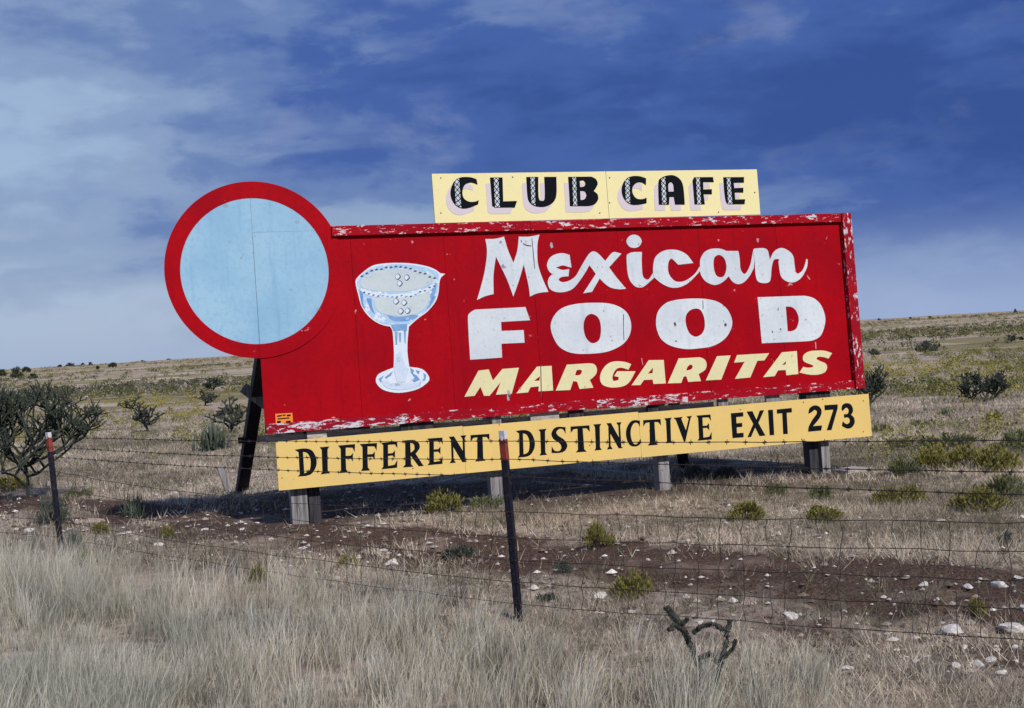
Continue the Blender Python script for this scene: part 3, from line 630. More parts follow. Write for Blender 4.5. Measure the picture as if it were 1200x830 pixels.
def span(i, s0, h0, s1, h1, sag, n, wig):
    o = []
    for k in range(n):
        t = k / n; o.append(F(s0 + (s1 - s0) * t, h0 + (h1 - h0) * t - sag * 4 * t * (1 - t) + (wr.uniform(-wig, wig) if k else 0), -.008))
    return o
XO = [ (tA - bA).x * .0, ]
def strand(i):
    def atp(b, t, h): q = b + (t - b) * (h / (t.z - b.z)); return q
    wig = .0025 if i < 3 else .006
    pts = span(i, -7.2, HZ[i], 0, HA[i] + g0, .03, 16, wig) + span(i, 0, HA[i] + g0, LAB, HB_[i] + g1, (.02, .035, .03, .09, .05, .04, .04, .03)[i], 26, wig)
    s1 = LAB + LBC * 1.75; h1 = HB_[i] + (HC[i] - HB_[i]) * 1.75
    pts += span(i, LAB, HB_[i] + g1, s1, h1 + g1 - .04, (.03, .03, .02, .035, .03, .03, .03, .03)[i], 30, wig) + [F(s1, h1 + g1 - .04)]
    return pts
allp = [strand(i) for i in range(8)]
for pst, b_, t_, hs_ in ((fence.children[0], bA, tA, HA), (fence.children[1], bB, tB, HB_)):
    for h_ in hs_:
        c_ = b_ + (t_ - b_) * (h_ / (t_.z - b_.z)); mb = MB(); f_, n_ = Vector((FD[0], FD[1], 0)), Vector((FN[0], FN[1], 0))
        mb.tube([c_ - f_ * .034 + n_ * .004 + Vector((0, 0, .012)), c_ - f_ * .03 - n_ * .012, c_ + f_ * .03 - n_ * .012 + Vector((0, 0, .004)), c_ + f_ * .035 + n_ * .006 - Vector((0, 0, .012))], .0026, 5); mb.build('wire_clip', WIRE, pst)
for i in range(8):
    mb = MB(); mb.tube(allp[i], .0028 if i < 3 else .0024, 5, False)
    w = mb.build('barbed_strand' if i < 3 else 'woven_wire', WIRE, fence)
    if i < 3:
        bb = MB(); P = allp[i]; acc = 0
        for a, b in zip(P[:-1], P[1:]):
            Ls = (b - a).length; k = acc
            while k < Ls:
                c = a.lerp(b, k / Ls); d = Vector((wr.uniform(-.3, .3), wr.uniform(-.3, .3), 1)).normalized() * .016
                bb.bar(c - d, c + d, .0028, .0028, (FD[0], FD[1], 0)); e = Vector((FN[0], FN[1], wr.uniform(-.6, .6))).normalized() * .014; bb.bar(c - e, c + e, .0028, .0028)
                bb.bar(c - (b - a).normalized() * .012, c + (b - a).normalized() * .012, .009, .009); k += .125
            acc = k - Ls
        tag(bb.build('barbs', WIRE, w), kind='stuff')
def hgt(i, s):
    P = allp[i]; best = min(range(len(P)), key=lambda k: abs((P[k].x * FD[0] + P[k].y * FD[1]) - s)); 
    k = max(0, min(len(P) - 2, best if (P[best].x * FD[0] + P[best].y * FD[1]) <= s else best - 1)); sa = P[k].x * FD[0] + P[k].y * FD[1]; sb = P[k + 1].x * FD[0] + P[k + 1].y * FD[1]
    return P[k].z + (P[k + 1].z - P[k].z) * (s - sa) / max(1e-6, sb - sa)
s = -4.0
while s < LAB + LBC * 1.6:
    if abs(s) > .06 and abs(s - LAB) > .06:
        off = 0; pts = []; lean_ = wr.uniform(-.02, .02)
        for i in range(3, 8):
            pts.append(F(s + off, hgt(i, s + off) - .001, -.012)); 
            if i < 7: pts.append(F(s + off + wr.uniform(-.02, .02) + lean_ * .5, (hgt(i, s) + hgt(i + 1, s)) / 2, -.012 + wr.uniform(-.01, .01))); off += lean_ + wr.uniform(-.012, .012)
        mb = MB(); mb.tube(pts, .0020, 4, False); mb.build('stay_wire', WIRE, fence)
    s += .152

# ------------------------------------------------------------------ plants
PLANT = mat('plant_foliage', rough=.9, attr='Col', transl=.22, spec=.1)
CACT = mat('cholla_skin', rough=.8, spec=.15, attr='Col')
STEM = mat('woody_stem', rough=.9, build=lambda nt, b: (lambda k: k.base(b, k.mix(k.ramp(k.noise(k.pos(), 30, 5, .7), .35, .7), (.05, .042, .038), (.16, .135, .115))))(NT(nt)))
def blades(pos, h, w, lean, bend, col, tipcol=None, face=None, seg2=True):
    """grass blades: pos (N,3), height, width, lean (N,2), bend (N,2)"""
    n = len(pos); a = rng.uniform(0, math.pi, n) if face is None else face
    sx_, sy_ = np.cos(a) * w / 2, np.sin(a) * w / 2; z0 = np.zeros(n); side = np.stack([sx_, sy_, z0], 1)
    midp = pos + np.stack([lean[:, 0] * h * .55, lean[:, 1] * h * .55, h * .6], 1)
    tip = pos + np.stack([lean[:, 0] * h + bend[:, 0], lean[:, 1] * h + bend[:, 1], h * (1 - .25 * np.hypot(bend[:, 0], bend[:, 1]) / h)], 1)
    tipcol = col if tipcol is None else tipcol
    if seg2:
        v = np.stack([pos - side, pos + side, midp - side * .75, midp + side * .75, tip], 1).reshape(-1, 3)
        b = (np.arange(n) * 5)[:, None]; t = np.concatenate([b + [0, 1, 3], b + [0, 3, 2], b + [2, 3, 4]], 0)
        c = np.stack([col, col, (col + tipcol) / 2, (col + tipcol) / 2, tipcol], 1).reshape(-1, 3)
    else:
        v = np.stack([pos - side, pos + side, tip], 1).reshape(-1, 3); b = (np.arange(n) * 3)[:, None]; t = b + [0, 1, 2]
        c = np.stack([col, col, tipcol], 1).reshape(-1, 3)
    return v, t, c
def mixcol(a, b, f): return np.array(a) * (1 - f[:, None]) + np.array(b) * f[:, None]
def vary(c, s=.15): return np.clip(c * (1 + rng.normal(0, s, (len(c), 1))), .005, .95)

def brush_mesh(seed, wide, col0, col1, tip, n=950, leaf=.055):
    """rounded desert shrub, unit height, unit half-width = wide"""
    r = np.random.default_rng(seed); k = 26
    ca = r.uniform(0, 2 * math.pi, k); ce = np.arcsin(r.uniform(.02, 1, k)); lr = r.uniform(.50, .74, k)
    cen = np.stack([np.cos(ca) * np.cos(ce) * lr * wide, np.sin(ca) * np.cos(ce) * lr * wide, np.sin(ce) * lr + .10], 1)
    pick = r.integers(0, k, n); d = r.normal(0, 1, (n, 3)); d /= np.linalg.norm(d, axis=1)[:, None]; rad = .25 * r.uniform(.25, 1, n) ** .5
    p = cen[pick] + d * rad[:, None] * np.array([wide, wide, .85])
    p[:, 2] = np.clip(p[:, 2], .02, 1.08)
    f = r.uniform(0, 1, n); c = mixcol(col0, col1, f); tc = np.array(tip)[None] * r.uniform(.7, 1.2, (n, 1))
    hh = r.uniform(.6, 1.4, n) * leaf * 2.4; base = p - np.array([0, 0, 1]) * hh[:, None] * .5; base[:, 2] = np.clip(base[:, 2], 0, None)
    out = p[:, :2] / wide * .6 + r.normal(0, .25, (n, 2))
    v, t, cc = blades(base, hh, np.full(n, leaf) * r.uniform(.5, 1.2, n), out, np.zeros((n, 2)), c, tc, r.uniform(0, math.pi, n))
    mb = MB()
    for j in range(12):
        a = r.uniform(0, 6.28); q = r.uniform(.2, .7); mb.tube([(0, 0, -.05), (math.cos(a) * q * .4 * wide, math.sin(a) * q * .4 * wide, .35), (math.cos(a) * q * wide, math.sin(a) * q * wide, .72)], [.018, .013, .006], 4, False)
    me = mesh_np('foliage', v, t, col=cc); me.materials.append(PLANT); ms = mesh_np('stems', mb.v, mb.t, mb.q); ms.materials.append(STEM)
    return me, ms
BR = [brush_mesh(20 + i, .78, (.085, .09, .035), (.175, .165, .05), (.31, .275, .07)) for i in range(4)]
BG = [brush_mesh(40 + i, .85, (.085, .105, .055), (.15, .17, .085), (.22, .22, .10)) for i in range(3)]
BS = [brush_mesh(60 + i, .7, (.05, .065, .055), (.10, .115, .095), (.15, .16, .13)) for i in range(3)]
BJ = [brush_mesh(80 + i, .62, (.022, .035, .022), (.045, .062, .034), (.06, .075, .04), 700, .06) for i in range(2)]
KINDS = {'y': (BR, 'rabbitbrush', 'shrub'), 'g': (BG, 'green_shrub', 'shrub'), 's': (BS, 'sagebrush', 'shrub'), 'j': (BJ, 'juniper_tree', 'tree')}
pr = random.Random(9)
def plant(kind, px, py, hpx, label, group=None, wide=1.0):
    p = hit(px, py); d = p[1]; h = hpx / FPX * d * (1.0 if kind == 'j' else 1.13); ms, nm, cat = KINDS[kind]; f, s_ = pr.choice(ms)
    o = empty(nm, (p[0], p[1], hxy(p[0], p[1]) - .01), pr.uniform(0, 6.28)); o.scale = (h * wide * pr.uniform(.85, 1.25), h * wide * pr.uniform(.85, 1.25), h * pr.uniform(.9, 1.1)); o.rotation_euler = (pr.uniform(-.12, .12), pr.uniform(-.12, .12), o.rotation_euler[2])
    tag(o, label, cat, group); link('crown' if kind == 'j' else 'foliage', f, None, o); link('trunk' if kind == 'j' else 'stems', s_, None, o)
    return o
# cholla cactus: jointed cylinders branching upwards, with rows of tubercles and pale spines
def cholla_mesh(seed, height_, spread, depth, r0, n0, col=(.045, .06, .045), droop=.0, ratio=.78):
    r = random.Random(seed); mb = MB(); tr = MB(); spn = []
    def grow(p, d, L, rad, lev, tgt):
        n = 4; pts = [p]; dd = d.copy()
        for i in range(n):
            dd = (dd + Vector((r.uniform(-.22, .22), r.uniform(-.22, .22), r.uniform(-.08, .22 - droop)))).normalized(); pts.append(pts[-1] + dd * L / n)
        tgt.tube(pts, [rad * (1 if i == 0 else r.uniform(.9, 1.15)) * (.75 if i == n else 1) for i in range(n + 1)], 6)
        for q in range(10 if lev < 1 else 18):
            i = r.randrange(n); c = pts[i].lerp(pts[i + 1], r.random()); o_ = Vector((r.uniform(-1, 1), r.uniform(-1, 1), r.uniform(-1, 1))); o_ = (o_ - dd * o_.dot(dd)).normalized()
            spn.append((c + o_ * rad * .8, o_, rad))
        if lev >= depth: return
        m = r.choice((2, 3) if depth > 5 else (2, 2, 3)) if lev else n0
        for k in range(m):
            st = pts[-1] if k < 2 and lev else pts[r.randint(2, n)]; a = r.uniform(0, 6.28) if lev else 6.28 * k / m + r.uniform(-.4, .4)
            nd = (dd * r.uniform(.4, .9) + Vector((math.cos(a), math.sin(a), r.uniform(-.35, .55) if lev else r.uniform(-.5, .3))) * spread * (1.5 if lev == 0 else 1)).normalized()
            grow(st, nd, L * r.uniform(ratio - .12, ratio + .08), rad * .86, lev + 1, mb)
    grow(Vector((0, 0, -.05)), Vector((r.uniform(-.1, .1), r.uniform(-.1, .1), 1)).normalized(), .26, r0, 0, tr)
    zs = [v[2] for v in mb.v] or [1]; k = 1 / max(zs)
    def fin(m_, sp):
        v = np.array(m_.v) * k; cc = np.tile(np.array(col), (len(v), 1)) * np.random.default_rng(seed).uniform(.7, 1.35, (len(v), 1)); qv, tt = list(m_.q), list(m_.t)
        if sp:
            b0 = len(v); sv = []
            for c, o_, rad in sp:
                t_ = Vector((r.uniform(-1, 1), r.uniform(-1, 1), r.uniform(-1, 1))).normalized() * rad * .42; sv += [c - t_, c + t_, c + o_ * rad * .95]
            sv = np.array(sv) * k; tt += [(b0 + 3 * i, b0 + 3 * i + 1, b0 + 3 * i + 2) for i in range(len(sp))]; v = np.vstack([v, sv]); cc = np.vstack([cc, np.tile(np.array(col) * 1.5, (len(sv), 1))])
        me = mesh_np('cholla', v, tt, qv, cc); me.materials.append(CACT); return me
    return fin(mb, spn), fin(tr, None)
def cholla(px, py, hpx, mesh, label, rz=0, wide=1.0, group=None, name='cholla_cactus'):
    p = hit(px, py); h = hpx / FPX * p[1]; o = empty(name, (p[0], p[1], hxy(p[0], p[1]) - .01), rz); o.scale = (h * wide, h * wide, h)
    tag(o, label, 'cactus', group); link('branches', mesh[0], None, o); link('trunk', mesh[1], None, o); return o
CBIG = cholla_mesh(2, .85, .72, 6, .0108, 9, (.036, .045, .036), ratio=.80)
CSM = [cholla_mesh(s_, .8, .95, 4, .022, 6, (.040, .045, .040)) for s_ in (3, 4, 5)]
CDN = [cholla_mesh(s_, .8, 1.25, 5, .022, 8, (.035, .045, .036)) for s_ in (6, 7)]
cholla(34, 584, 150, CBIG, 'large branching dark cholla cactus behind the left fence post', .6, .82)
cholla(174, 506, 34, CSM[0], 'small dark cholla between the big cholla and the billboard', .3, 1.0)
cholla(154, 482, 18, CSM[1], 'tiny cholla left of the small dark cholla on the flats', 1.2)
cholla(113, 490, 20, CSM[2], 'thin stunted cholla just right of the big cholla crown', 2.2, .7)
cholla(240, 476, 20, CSM[1], 'little cholla beyond the spiky shrub near the brace', 2.9)
cholla(250, 458, 17, CDN[0], 'rounded dark cholla on the far slope left of the medallion', .8, 1.2)
cholla(272, 508, 44, CSM[2], 'wiry cholla just behind the green spiky shrub by the brace', 1.0, 1.0)
cholla(1140, 472, 40, CDN[0], 'bushy dark cholla at the right, left one of the touching pair', .4, .7)
cholla(1164, 470, 38, CDN[1], 'bushy dark cholla at the right, right one of the touching pair', 2.0, .6)
cholla(1020, 478, 52, CDN[1], 'dark cholla half hidden behind the right end of the billboard', 2.6, .5)
cholla(1186, 402, 11, CDN[0], 'far tiny cholla on the grey slope near the right edge', 1.6, 1.2)
# dense spiky green clump left of the brace
def yucca_mesh(seed, n=150):
    r = np.random.default_rng(seed); a = r.uniform(0, 6.28, n); e = r.uniform(.15, 1.4, n); L = r.uniform(.55, 1.0, n)
    b0 = np.stack([r.normal(0, .18, n), r.normal(0, .18, n), r.uniform(0, .15, n)], 1); lean = np.stack([np.cos(a) * np.cos(e) / np.sin(e), np.sin(a) * np.cos(e) / np.sin(e)], 1); lean = np.clip(lean, -2.5, 2.5)
    v, t, c = blades(b0, L * np.sin(e), np.full(n, .05), lean * .45, np.zeros((n, 2)), np.tile((.07, .095, .07), (n, 1)), np.tile((.16, .19, .14), (n, 1)))
    me = mesh_np('leaves', v, t, col=c); me.materials.append(PLANT); return me
YU = [yucca_mesh(1), yucca_mesh(2), yucca_mesh(3, 90)]
def yucca(px, py, hpx, label, i=0, wide=1.0):
    p = hit(px, py); h = hpx / FPX * p[1]; o = link('yucca_plant', YU[i]); o.location = (p[0], p[1], hxy(p[0], p[1]) - .01); o.scale = (h * wide, h * wide, h); o.rotation_euler = (0, 0, i * 1.3); tag(o, label, 'plant')
yucca(250, 528, 42, 'spiky blue-green shrub beside the dark brace of the billboard', 0, 1.0)
yucca(88, 645, 30, 'dark spiky weed just right of the left fence post', 1, .9)
yucca(1108, 488, 14, 'small pale spiky plant on the bare ground below the cholla pair', 2, .9)
yucca(160, 607, 34, 'dark feathery weed at the left end of the shaded soil', 1, 1.1)
P_ = plant
P_('y', 701, 642, 28, 'round yellow-green rabbitbrush right of the middle fence post', None, 1.05)
P_('y', 742, 700, 30, 'small yellow-topped shrub behind the mesh beside a white rock')
P_('y', 875, 611, 25, 'yellow-green shrub below the word Distinctive, left of a rounder twin', None, 1.4)
P_('y', 967, 613, 23, 'rounded yellow-green shrub below the right pair of billboard posts', None, 1.1)
P_('y', 303, 682, 20, 'bright yellow shrub at the edge of the tall roadside grass', None, 1.0)
P_('y', 408, 667, 17, 'low olive shrub in front of the left billboard posts', None, 1.3)
P_('y', 520, 600, 30, 'broad rabbitbrush in the shade beneath the billboard', None, 1.15)
P_('g', 572, 596, 22, 'green weedy shrub beneath the billboard beside its middle post', None, 1.0)
P_('y', 1040, 592, 22, 'olive shrub, left one of the close pair below the slogan end')
P_('y', 1069, 589, 22, 'olive shrub, right one of the close pair below the slogan end', None, 1.2)
P_('y', 1150, 597, 30, 'large yellow-green shrub against the right edge behind the wires', None, 1.3)
P_('g', 1180, 585, 30, 'green shrub touching the large yellow one at the right edge')
P_('g', 910, 580, 15, 'small green shrub right of the slogan board on pale grass', None, 1.3)
P_('g', 962, 585, 20, 'greyish shrub right behind the pair of billboard posts', None, 1.0)
P_('y', 1095, 552, 26, 'broad yellowish shrub in the middle of the right-hand thicket', None, 1.4)
P_('g', 1060, 556, 22, 'olive shrub at the left end of the right-hand thicket', None, 1.2)
P_('y', 1130, 548, 26, 'tall yellowish shrub in the right-hand thicket', None, 1.1)
P_('y', 1170, 552, 30, 'golden shrub in the right-hand thicket near the right edge', None, 1.2)
P_('g', 1112, 526, 24, 'dark green shrub at the back of the right-hand thicket', None, 1.6)
P_('g', 1192, 528, 28, 'pale green shrub at the back of the thicket, by the right edge', None, 1.2)
P_('g', 1055, 524, 14, 'small round green shrub right of the slogan strip end', None, 1.2)
P_('g', 1080, 503, 12, 'small grey-green shrub on the pale ground beyond the thicket', None, 1.1)
P_('g', 1032, 507, 13, 'low green shrub just past the slogan strip corner', None, 1.1)
P_('y', 1165, 492, 11, 'tiny yellow shrub on bare ground below the cholla pair', None, 1.1)
P_('y', 97, 662, 15, 'low yellow-green weed at the foot of the left fence post', None, 1.8)
P_('y', 130, 662, 12, 'small yellowish weed at the grass edge right of the left fence post', None, 1.2)
P_('y', 195, 630, 14, 'little yellow shrub among the white rocks at the left')
P_('y', 118, 626, 13, 'small yellow-green shrub beside the pink mound at the left', None, 1.3)
P_('y', 1146, 722, 22, 'sparse yellow shrub above the large white rocks at the right', None, .7)
P_('g', 92, 582, 14, 'small pale green shrub behind the left fence post', None, 1.2)
P_('s', 60, 612, 30, 'grey-blue sage clump behind the left fence post', None, .8)
P_('y', 8, 575, 20, 'olive shrub under the cholla at the left edge', None, 1.6)
P_('s', 1180, 640, 18, 'grey sage clump on the near ground at the right', None, 1.4)
P_('s', 640, 706, 14, 'low grey sage clump just right of the middle fence post foot', None, 1.6)
P_('s', 660, 672, 13, 'grey-green weed on the soil beside the middle fence post', None, 1.7)
P_('s', 815, 562, 16, 'grey-blue sage clump just behind the right middle billboard post', None, 2.0)
P_('s', 850, 560, 14, 'grey-green sage clump beneath the slogan board, right of its middle post', None, 1.6)
P_('s', 540, 655, 14, 'grey weed on dark soil left of the middle fence post', None, 1.8)
P_('s', 1085, 412, 11, 'dark bush on the grey far slope right of the billboard', None, 1.8)
P_('s', 1024, 416, 7, 'small dark bush beside the billboard corner on the far slope', None, 1.6)
for i, (x, y, h, w) in enumerate([(20, 443, 15, 1.1), (31, 437, 8, 1.2), (39, 444, 8, 1.5), (2, 441, 9, 1.2), (115, 433, 6, 1.1), (132, 431, 7, 1.4), (1197, 399, 6, 1.2), (70, 428.5, 4, 2), (82, 427.5, 5, 2.4), (97, 427, 4, 1.2), (106, 426.5, 4, 1.5), (167, 422.5, 4, 1.4), (198, 421, 4, 1.5), (1190, 366.5, 5, .8), (1067, 374, 3, 1.2), (1090, 373, 3, 1.3), (1030, 375.5, 3, 1.3)]):
    lab = ['large dark juniper on the left skyline', 'small juniper just right of the large skyline juniper', 'low juniper in front of the left skyline group', 'juniper at the very left edge of the skyline', 'left one of two lone junipers on the far left slope', 'right one of two lone junipers on the far left slope', 'dark juniper on the far right slope at the edge'][i] if i < 7 else [o_ + ' of the six tiny junipers on the left skyline' for o_ in ('leftmost', 'second from left, widest', 'third from left', 'fourth from left', 'fifth from left', 'rightmost, nearest the medallion,')][i - 7] if i < 13 else [
        'tiny upright juniper on the right skyline near the picture edge', 'second tiny juniper right of the billboard on the right skyline', 'third tiny juniper right of the billboard on the right skyline', 'tiny juniper on the skyline closest to the right end of the billboard'][i - 13]
    p = hit(x, y)
    P_('j', x, y, h, lab, 'junipers on the far skyline', w * .9)
# cholla stump poking through the tall grass by the fence
fp = hit(826, 812); mbs = MB(); sp_ = FPX / fp[1]
def fx(px, py, dd=0):
    w_ = at_depth(px, py, fp[1] + dd); return Vector(w_) - Vector((fp[0], fp[1], hxy(fp[0], fp[1])))
stump = empty('cholla_stump', (fp[0], fp[1], hxy(fp[0], fp[1])))
tag(stump, 'bent dry cholla stems sticking out of the grass before the fence', 'cactus')
for pts, r_ in (([(826, 815), (818, 775), (808, 755), (798, 735), (790, 722), (781, 711)], .020), ([(818, 772), (830, 766), (836, 770)], .015), ([(800, 738), (792, 732), (783, 738)], .015), ([(808, 752), (803, 738)], .014),
                ([(838, 815), (842, 785), (848, 765), (852, 745), (855, 727)], .018), ([(812, 742), (825, 733), (838, 732), (850, 738)], .015), ([(846, 772), (858, 762), (863, 750)], .013), ([(836, 772), (844, 780)], .015), ([(797, 733), (806, 724)], .013)):
    r_ *= .78; mbs = MB(); P3 = [fx(*q, dd=.03 * i * (1 if r_ > .0125 else -1)) for i, q in enumerate(pts)]; Q = []
    for a, b in zip(P3[:-1], P3[1:]): Q += [a, a.lerp(b, .33) + Vector((pr.uniform(-.008, .008), pr.uniform(-.008, .008), 0)), a.lerp(b, .66) + Vector((pr.uniform(-.008, .008), 0, pr.uniform(-.006, .006)))]
    Q.append(P3[-1]); mbs.tube(Q, [r_ * pr.uniform(.78, 1.12) for _ in Q], 8)
    for a, b in zip(Q[:-1], Q[1:]):
        for _ in range(16):
            c_ = a.lerp(b, pr.random()); o_ = Vector((pr.gauss(0, 1), pr.gauss(0, 1), pr.gauss(0, 1))); o_ = (o_ - (b - a).normalized() * o_.dot((b - a).normalized())).normalized(); t_ = (b - a).normalized() * r_ * .3
            k_ = len(mbs.v); mbs.v += [tuple(c_ + o_ * r_ * .8 - t_), tuple(c_ + o_ * r_ * .8 + t_), tuple(c_ + o_ * r_ * 1.55)]; mbs.t.append((k_, k_ + 1, k_ + 2))
    me = mesh_np('stem', mbs.v, mbs.t, mbs.q, np.tile((.036, .038, .032), (len(mbs.v), 1)) * rng.uniform(.6, 1.6, (len(mbs.v), 1))); me.materials.append(CACT); link('stem', me, None, stump)

# ------------------------------------------------------------------ rocks
ROCKW = mat('white_limestone', rough=.9, build=lambda nt, b: (lambda k: (k.base(b, k.mix(k.ramp(k.noise(k.pos(), 5, 7, .65), .35, .7), (.42, .38, .35), (.74, .71, .68))), k.bump(b, k.noise(k.pos(), 9, 7, .7), .5, .02)))(NT(nt)))
ROCKP = mat('pinkish_rock', rough=.9, build=lambda nt, b: (lambda k: (k.base(b, k.mix(k.ramp(k.noise(k.pos(), 5, 7, .65), .35, .7), (.28, .20, .17), (.50, .38, .33))), k.bump(b, k.noise(k.pos(), 9, 7, .7), .5, .02)))(NT(nt)))
def rock_mesh(seed, m_):
    import bmesh
    bm = bmesh.new(); bmesh.ops.create_icosphere(bm, subdivisions=2, radius=.5); r = random.Random(seed)
    pl = [(Vector((r.gauss(0, 1), r.gauss(0, 1), r.gauss(0, 1))).normalized(), r.uniform(.22, .40)) for _ in range(13)]
    for v in bm.verts:
        for n, d in pl:
            k = v.co.dot(n) - d
            if k > 0: v.co -= n * k
        v.co *= r.uniform(.95, 1.05)
    me = bpy.data.meshes.new('rock'); bm.to_mesh(me); bm.free(); me.materials.append(m_); return me
RW = [rock_mesh(i, ROCKW) for i in range(6)]; RP = [rock_mesh(20 + i, ROCKP) for i in range(3)]
def rock(px, py, wpx, label, flat=.5, pink=False, group=None):
    p = hit(px, py); w = wpx / FPX * p[1]; o = link('rock', pr.choice(RP if pink else RW)); o.scale = (w * 1.15, w * pr.uniform(.8, 1.0), w * flat); o.rotation_euler = (pr.uniform(-.15, .15), pr.uniform(-.15, .15), pr.uniform(0, 6.28))
    o.location = (p[0], p[1], hxy(p[0], p[1]) + w * flat * .10); tag(o, label, 'rock', group)
for a_ in ((1082, 687, 13, 'squarish white rock alone on the dark soil at the right', .8), (1169, 690, 24, 'white rock beside the flat ones near the right edge', .55), (1194, 679, 14, 'white rock at the right edge behind the others', .5),
    (1134, 689, 18, 'flat white rock left of the white rock near the right edge', .4), (1116, 741, 36, 'blocky white rock behind the mesh at the lower right', .45), (1182, 738, 42, 'broad grey-white boulder low at the right edge', .42), (1198, 716, 18, 'grey rock above the broad boulder at the right edge', .9),
    (928, 723, 24, 'pale chunky rock among grass right of the cholla stump', .5), (876, 708, 23, 'tan rounded rock right of the yellow-topped shrub', .5, True), (1120, 783, 20, 'pale rock in the lower row, nearest the bottom at the right', .6), (1146, 781, 18, 'round grey rock in the lower row at the right', .7),
    (1162, 776, 15, 'upright pale rock in the lower row at the right', .9), (1174, 790, 17, 'flat rock at the front of the lower row at the right', .5), (703, 700, 22, 'white rock by the yellow-topped shrub, right of the middle post', .5), (742, 720, 14, 'small white rock just below the yellow-topped shrub', .5),
    (186, 640, 24, 'flat white rock slab by the little yellow shrub at the left', .35), (145, 627, 22, 'flat white rock left of the slab at the left', .3), (52, 649, 18, 'pale pinkish rock left of the left fence post foot', .55, True), (90, 649, 16, 'pale rock just right of the left fence post foot', .5),
    (102, 613, 36, 'low pinkish mound of rock right of the left fence post', .28, True), (461, 661, 14, 'white triangular rock on the soil left of the middle post', .7), (318, 633, 9, 'small round white rock in front of the left billboard posts', .8), (821, 731, 12, 'small white rock behind the cholla stump', .6),
    (993, 786, 20, 'flat pale rock at the edge of the tall grass', .4), (884, 789, 16, 'pale rock low in the grass right of the cholla stump', .5), (33, 624, 20, 'white rock left of the left fence post', .35)):
    rock(*a_)
for px, py, w in ((1073, 777, 13), (1062, 771, 9), (1086, 771, 12), (1016, 771, 10), (1190, 776, 9), (1150, 797, 8), (919, 642, 6), (970, 677, 7), (1010, 697, 5), (1150, 681, 8), (1188, 695, 8), (1105, 732, 8), (960, 735, 7), (1030, 745, 6), (900, 690, 7), (945, 700, 6), (1048, 712, 8), (990, 720, 7), (1098, 705, 9), (1150, 745, 10), (1060, 735, 9), (1130, 760, 11), (1015, 680, 5), (860, 722, 6), (1190, 760, 12)):
    rock(px, py, w, 'small white rock fragment strewn on the soil at the right', .6, False, 'white rock fragments at the right')
for px, py, w in ((240, 622, 11), (283, 621, 9), (195, 656, 8), (137, 655, 8), (316, 653, 6), (336, 645, 5), (352, 643, 6), (363, 648, 8), (404, 631, 7), (430, 660, 8), (420, 676, 7), (456, 650, 7), (474, 633, 5), (409, 578, 7), (20, 622, 8), (160, 633, 9), (265, 632, 5), (380, 655, 5)):
    rock(px, py, w, 'small white rock fragment strewn on the soil at the left', .5, False, 'white rock fragments at the left')
for px, py, w in ((759, 658, 6), (745, 765, 8), (708, 707, 8), (575, 652, 5), (640, 650, 5), (680, 725, 6), (560, 688, 6)):
    rock(px, py, w, 'small white rock fragment on the soil near the middle post', .55, False, 'white rock fragments near the middle post')
# pebbles: real but uncountable
n = 6500; px_ = rng.uniform(-9, 9, n); f_ = rng.uniform(.3, 6, n); s_ = rng.uniform(-6, 12, n)
xy = FA + FD * s_[:, None] + FN * f_[:, None]; sz_ = rng.gamma(2, .0085, n).clip(.006, .05)
oct_ = np.array([(1, 0, 0), (0, 1, 0), (-1, 0, 0), (0, -1, 0), (0, 0, 1), (0, 0, -1)], float); of = np.array([(0, 1, 4), (1, 2, 4), (2, 3, 4), (3, 0, 4), (1, 0, 5), (2, 1, 5), (3, 2, 5), (0, 3, 5)])
pv = oct_[None] * (sz_[:, None, None] * rng.uniform(.5, 1.2, (n, 6, 1))) * np.array([1, 1, .6]); pv[:, :, 0] += xy[:, 0:1]; pv[:, :, 1] += xy[:, 1:2]; pv[:, :, 2] += (height(xy[:, 0], xy[:, 1]) + sz_ * .2)[:, None]
pc = np.repeat(vary(mixcol((.10, .07, .055), (.62, .57, .53), rng.uniform(0, 1, n) ** 2.6)), 6, 0)
PEB = mat('pebble_stone', rough=.9, attr='Col')
tag(link('pebbles', mesh_np('pebbles', pv.reshape(-1, 3), (of[None] + (np.arange(n) * 6)[:, None, None]).reshape(-1, 3), col=pc), PEB), 'scattered pebbles and clods on the soil beyond the fence', 'pebbles', kind='stuff')

# ------------------------------------------------------------------ grass
GRASS = mat('dry_grass', rough=.8, attr='Col', transl=.42, spec=.15)
# tall roadside grass on the camera's side of the fence
def scatter(n, s0, s1, f0, f1): return FA + FD * rng.uniform(s0, s1, n)[:, None] + FN * rng.uniform(f0, f1, n)[:, None]
nt_ = 9800
tp = scatter(nt_, -8, 12, -9.5, .45); d_ = np.hypot(tp[:, 0], tp[:, 1]); fd_ = fdist(tp[:, 0], tp[:, 1])
keep = (d_ > 4.3) & (tp[:, 1] > 3.2) & (np.abs(tp[:, 0]) < tp[:, 1] * .52 + .6) & (rng.uniform(0, 1, nt_) < 1 - sstep(-.7, .4, fd_ + (vnoise(tp[:, 0] * 1.3, tp[:, 1] * 1.3) - .5) * 1.2 + .42 + .42 * sstep(-1, 3, tp[:, 0])) * .93)
keep |= (np.hypot(tp[:, 0] - .95, tp[:, 1] - 6.75) < .7) & (rng.uniform(0, 1, nt_) < .8)
tp = tp[keep]; nb = 46; n = len(tp) * nb
dens = vnoise(tp[:, 0] * .8 + 3, tp[:, 1] * .8); hue = vnoise(tp[:, 0] * .9 + 30, tp[:, 1] * .9 + 9)
th = (.13 + .24 * dens) * rng.uniform(.55, 1.45, len(tp)); tl = rng.normal(0, .07, (len(tp), 2)) + np.array([.07, 0])
th *= 1 - .5 * sstep(-1.6, .0, fdist(tp[:, 0], tp[:, 1])) * sstep(0, 3, tp[:, 0] + 1)
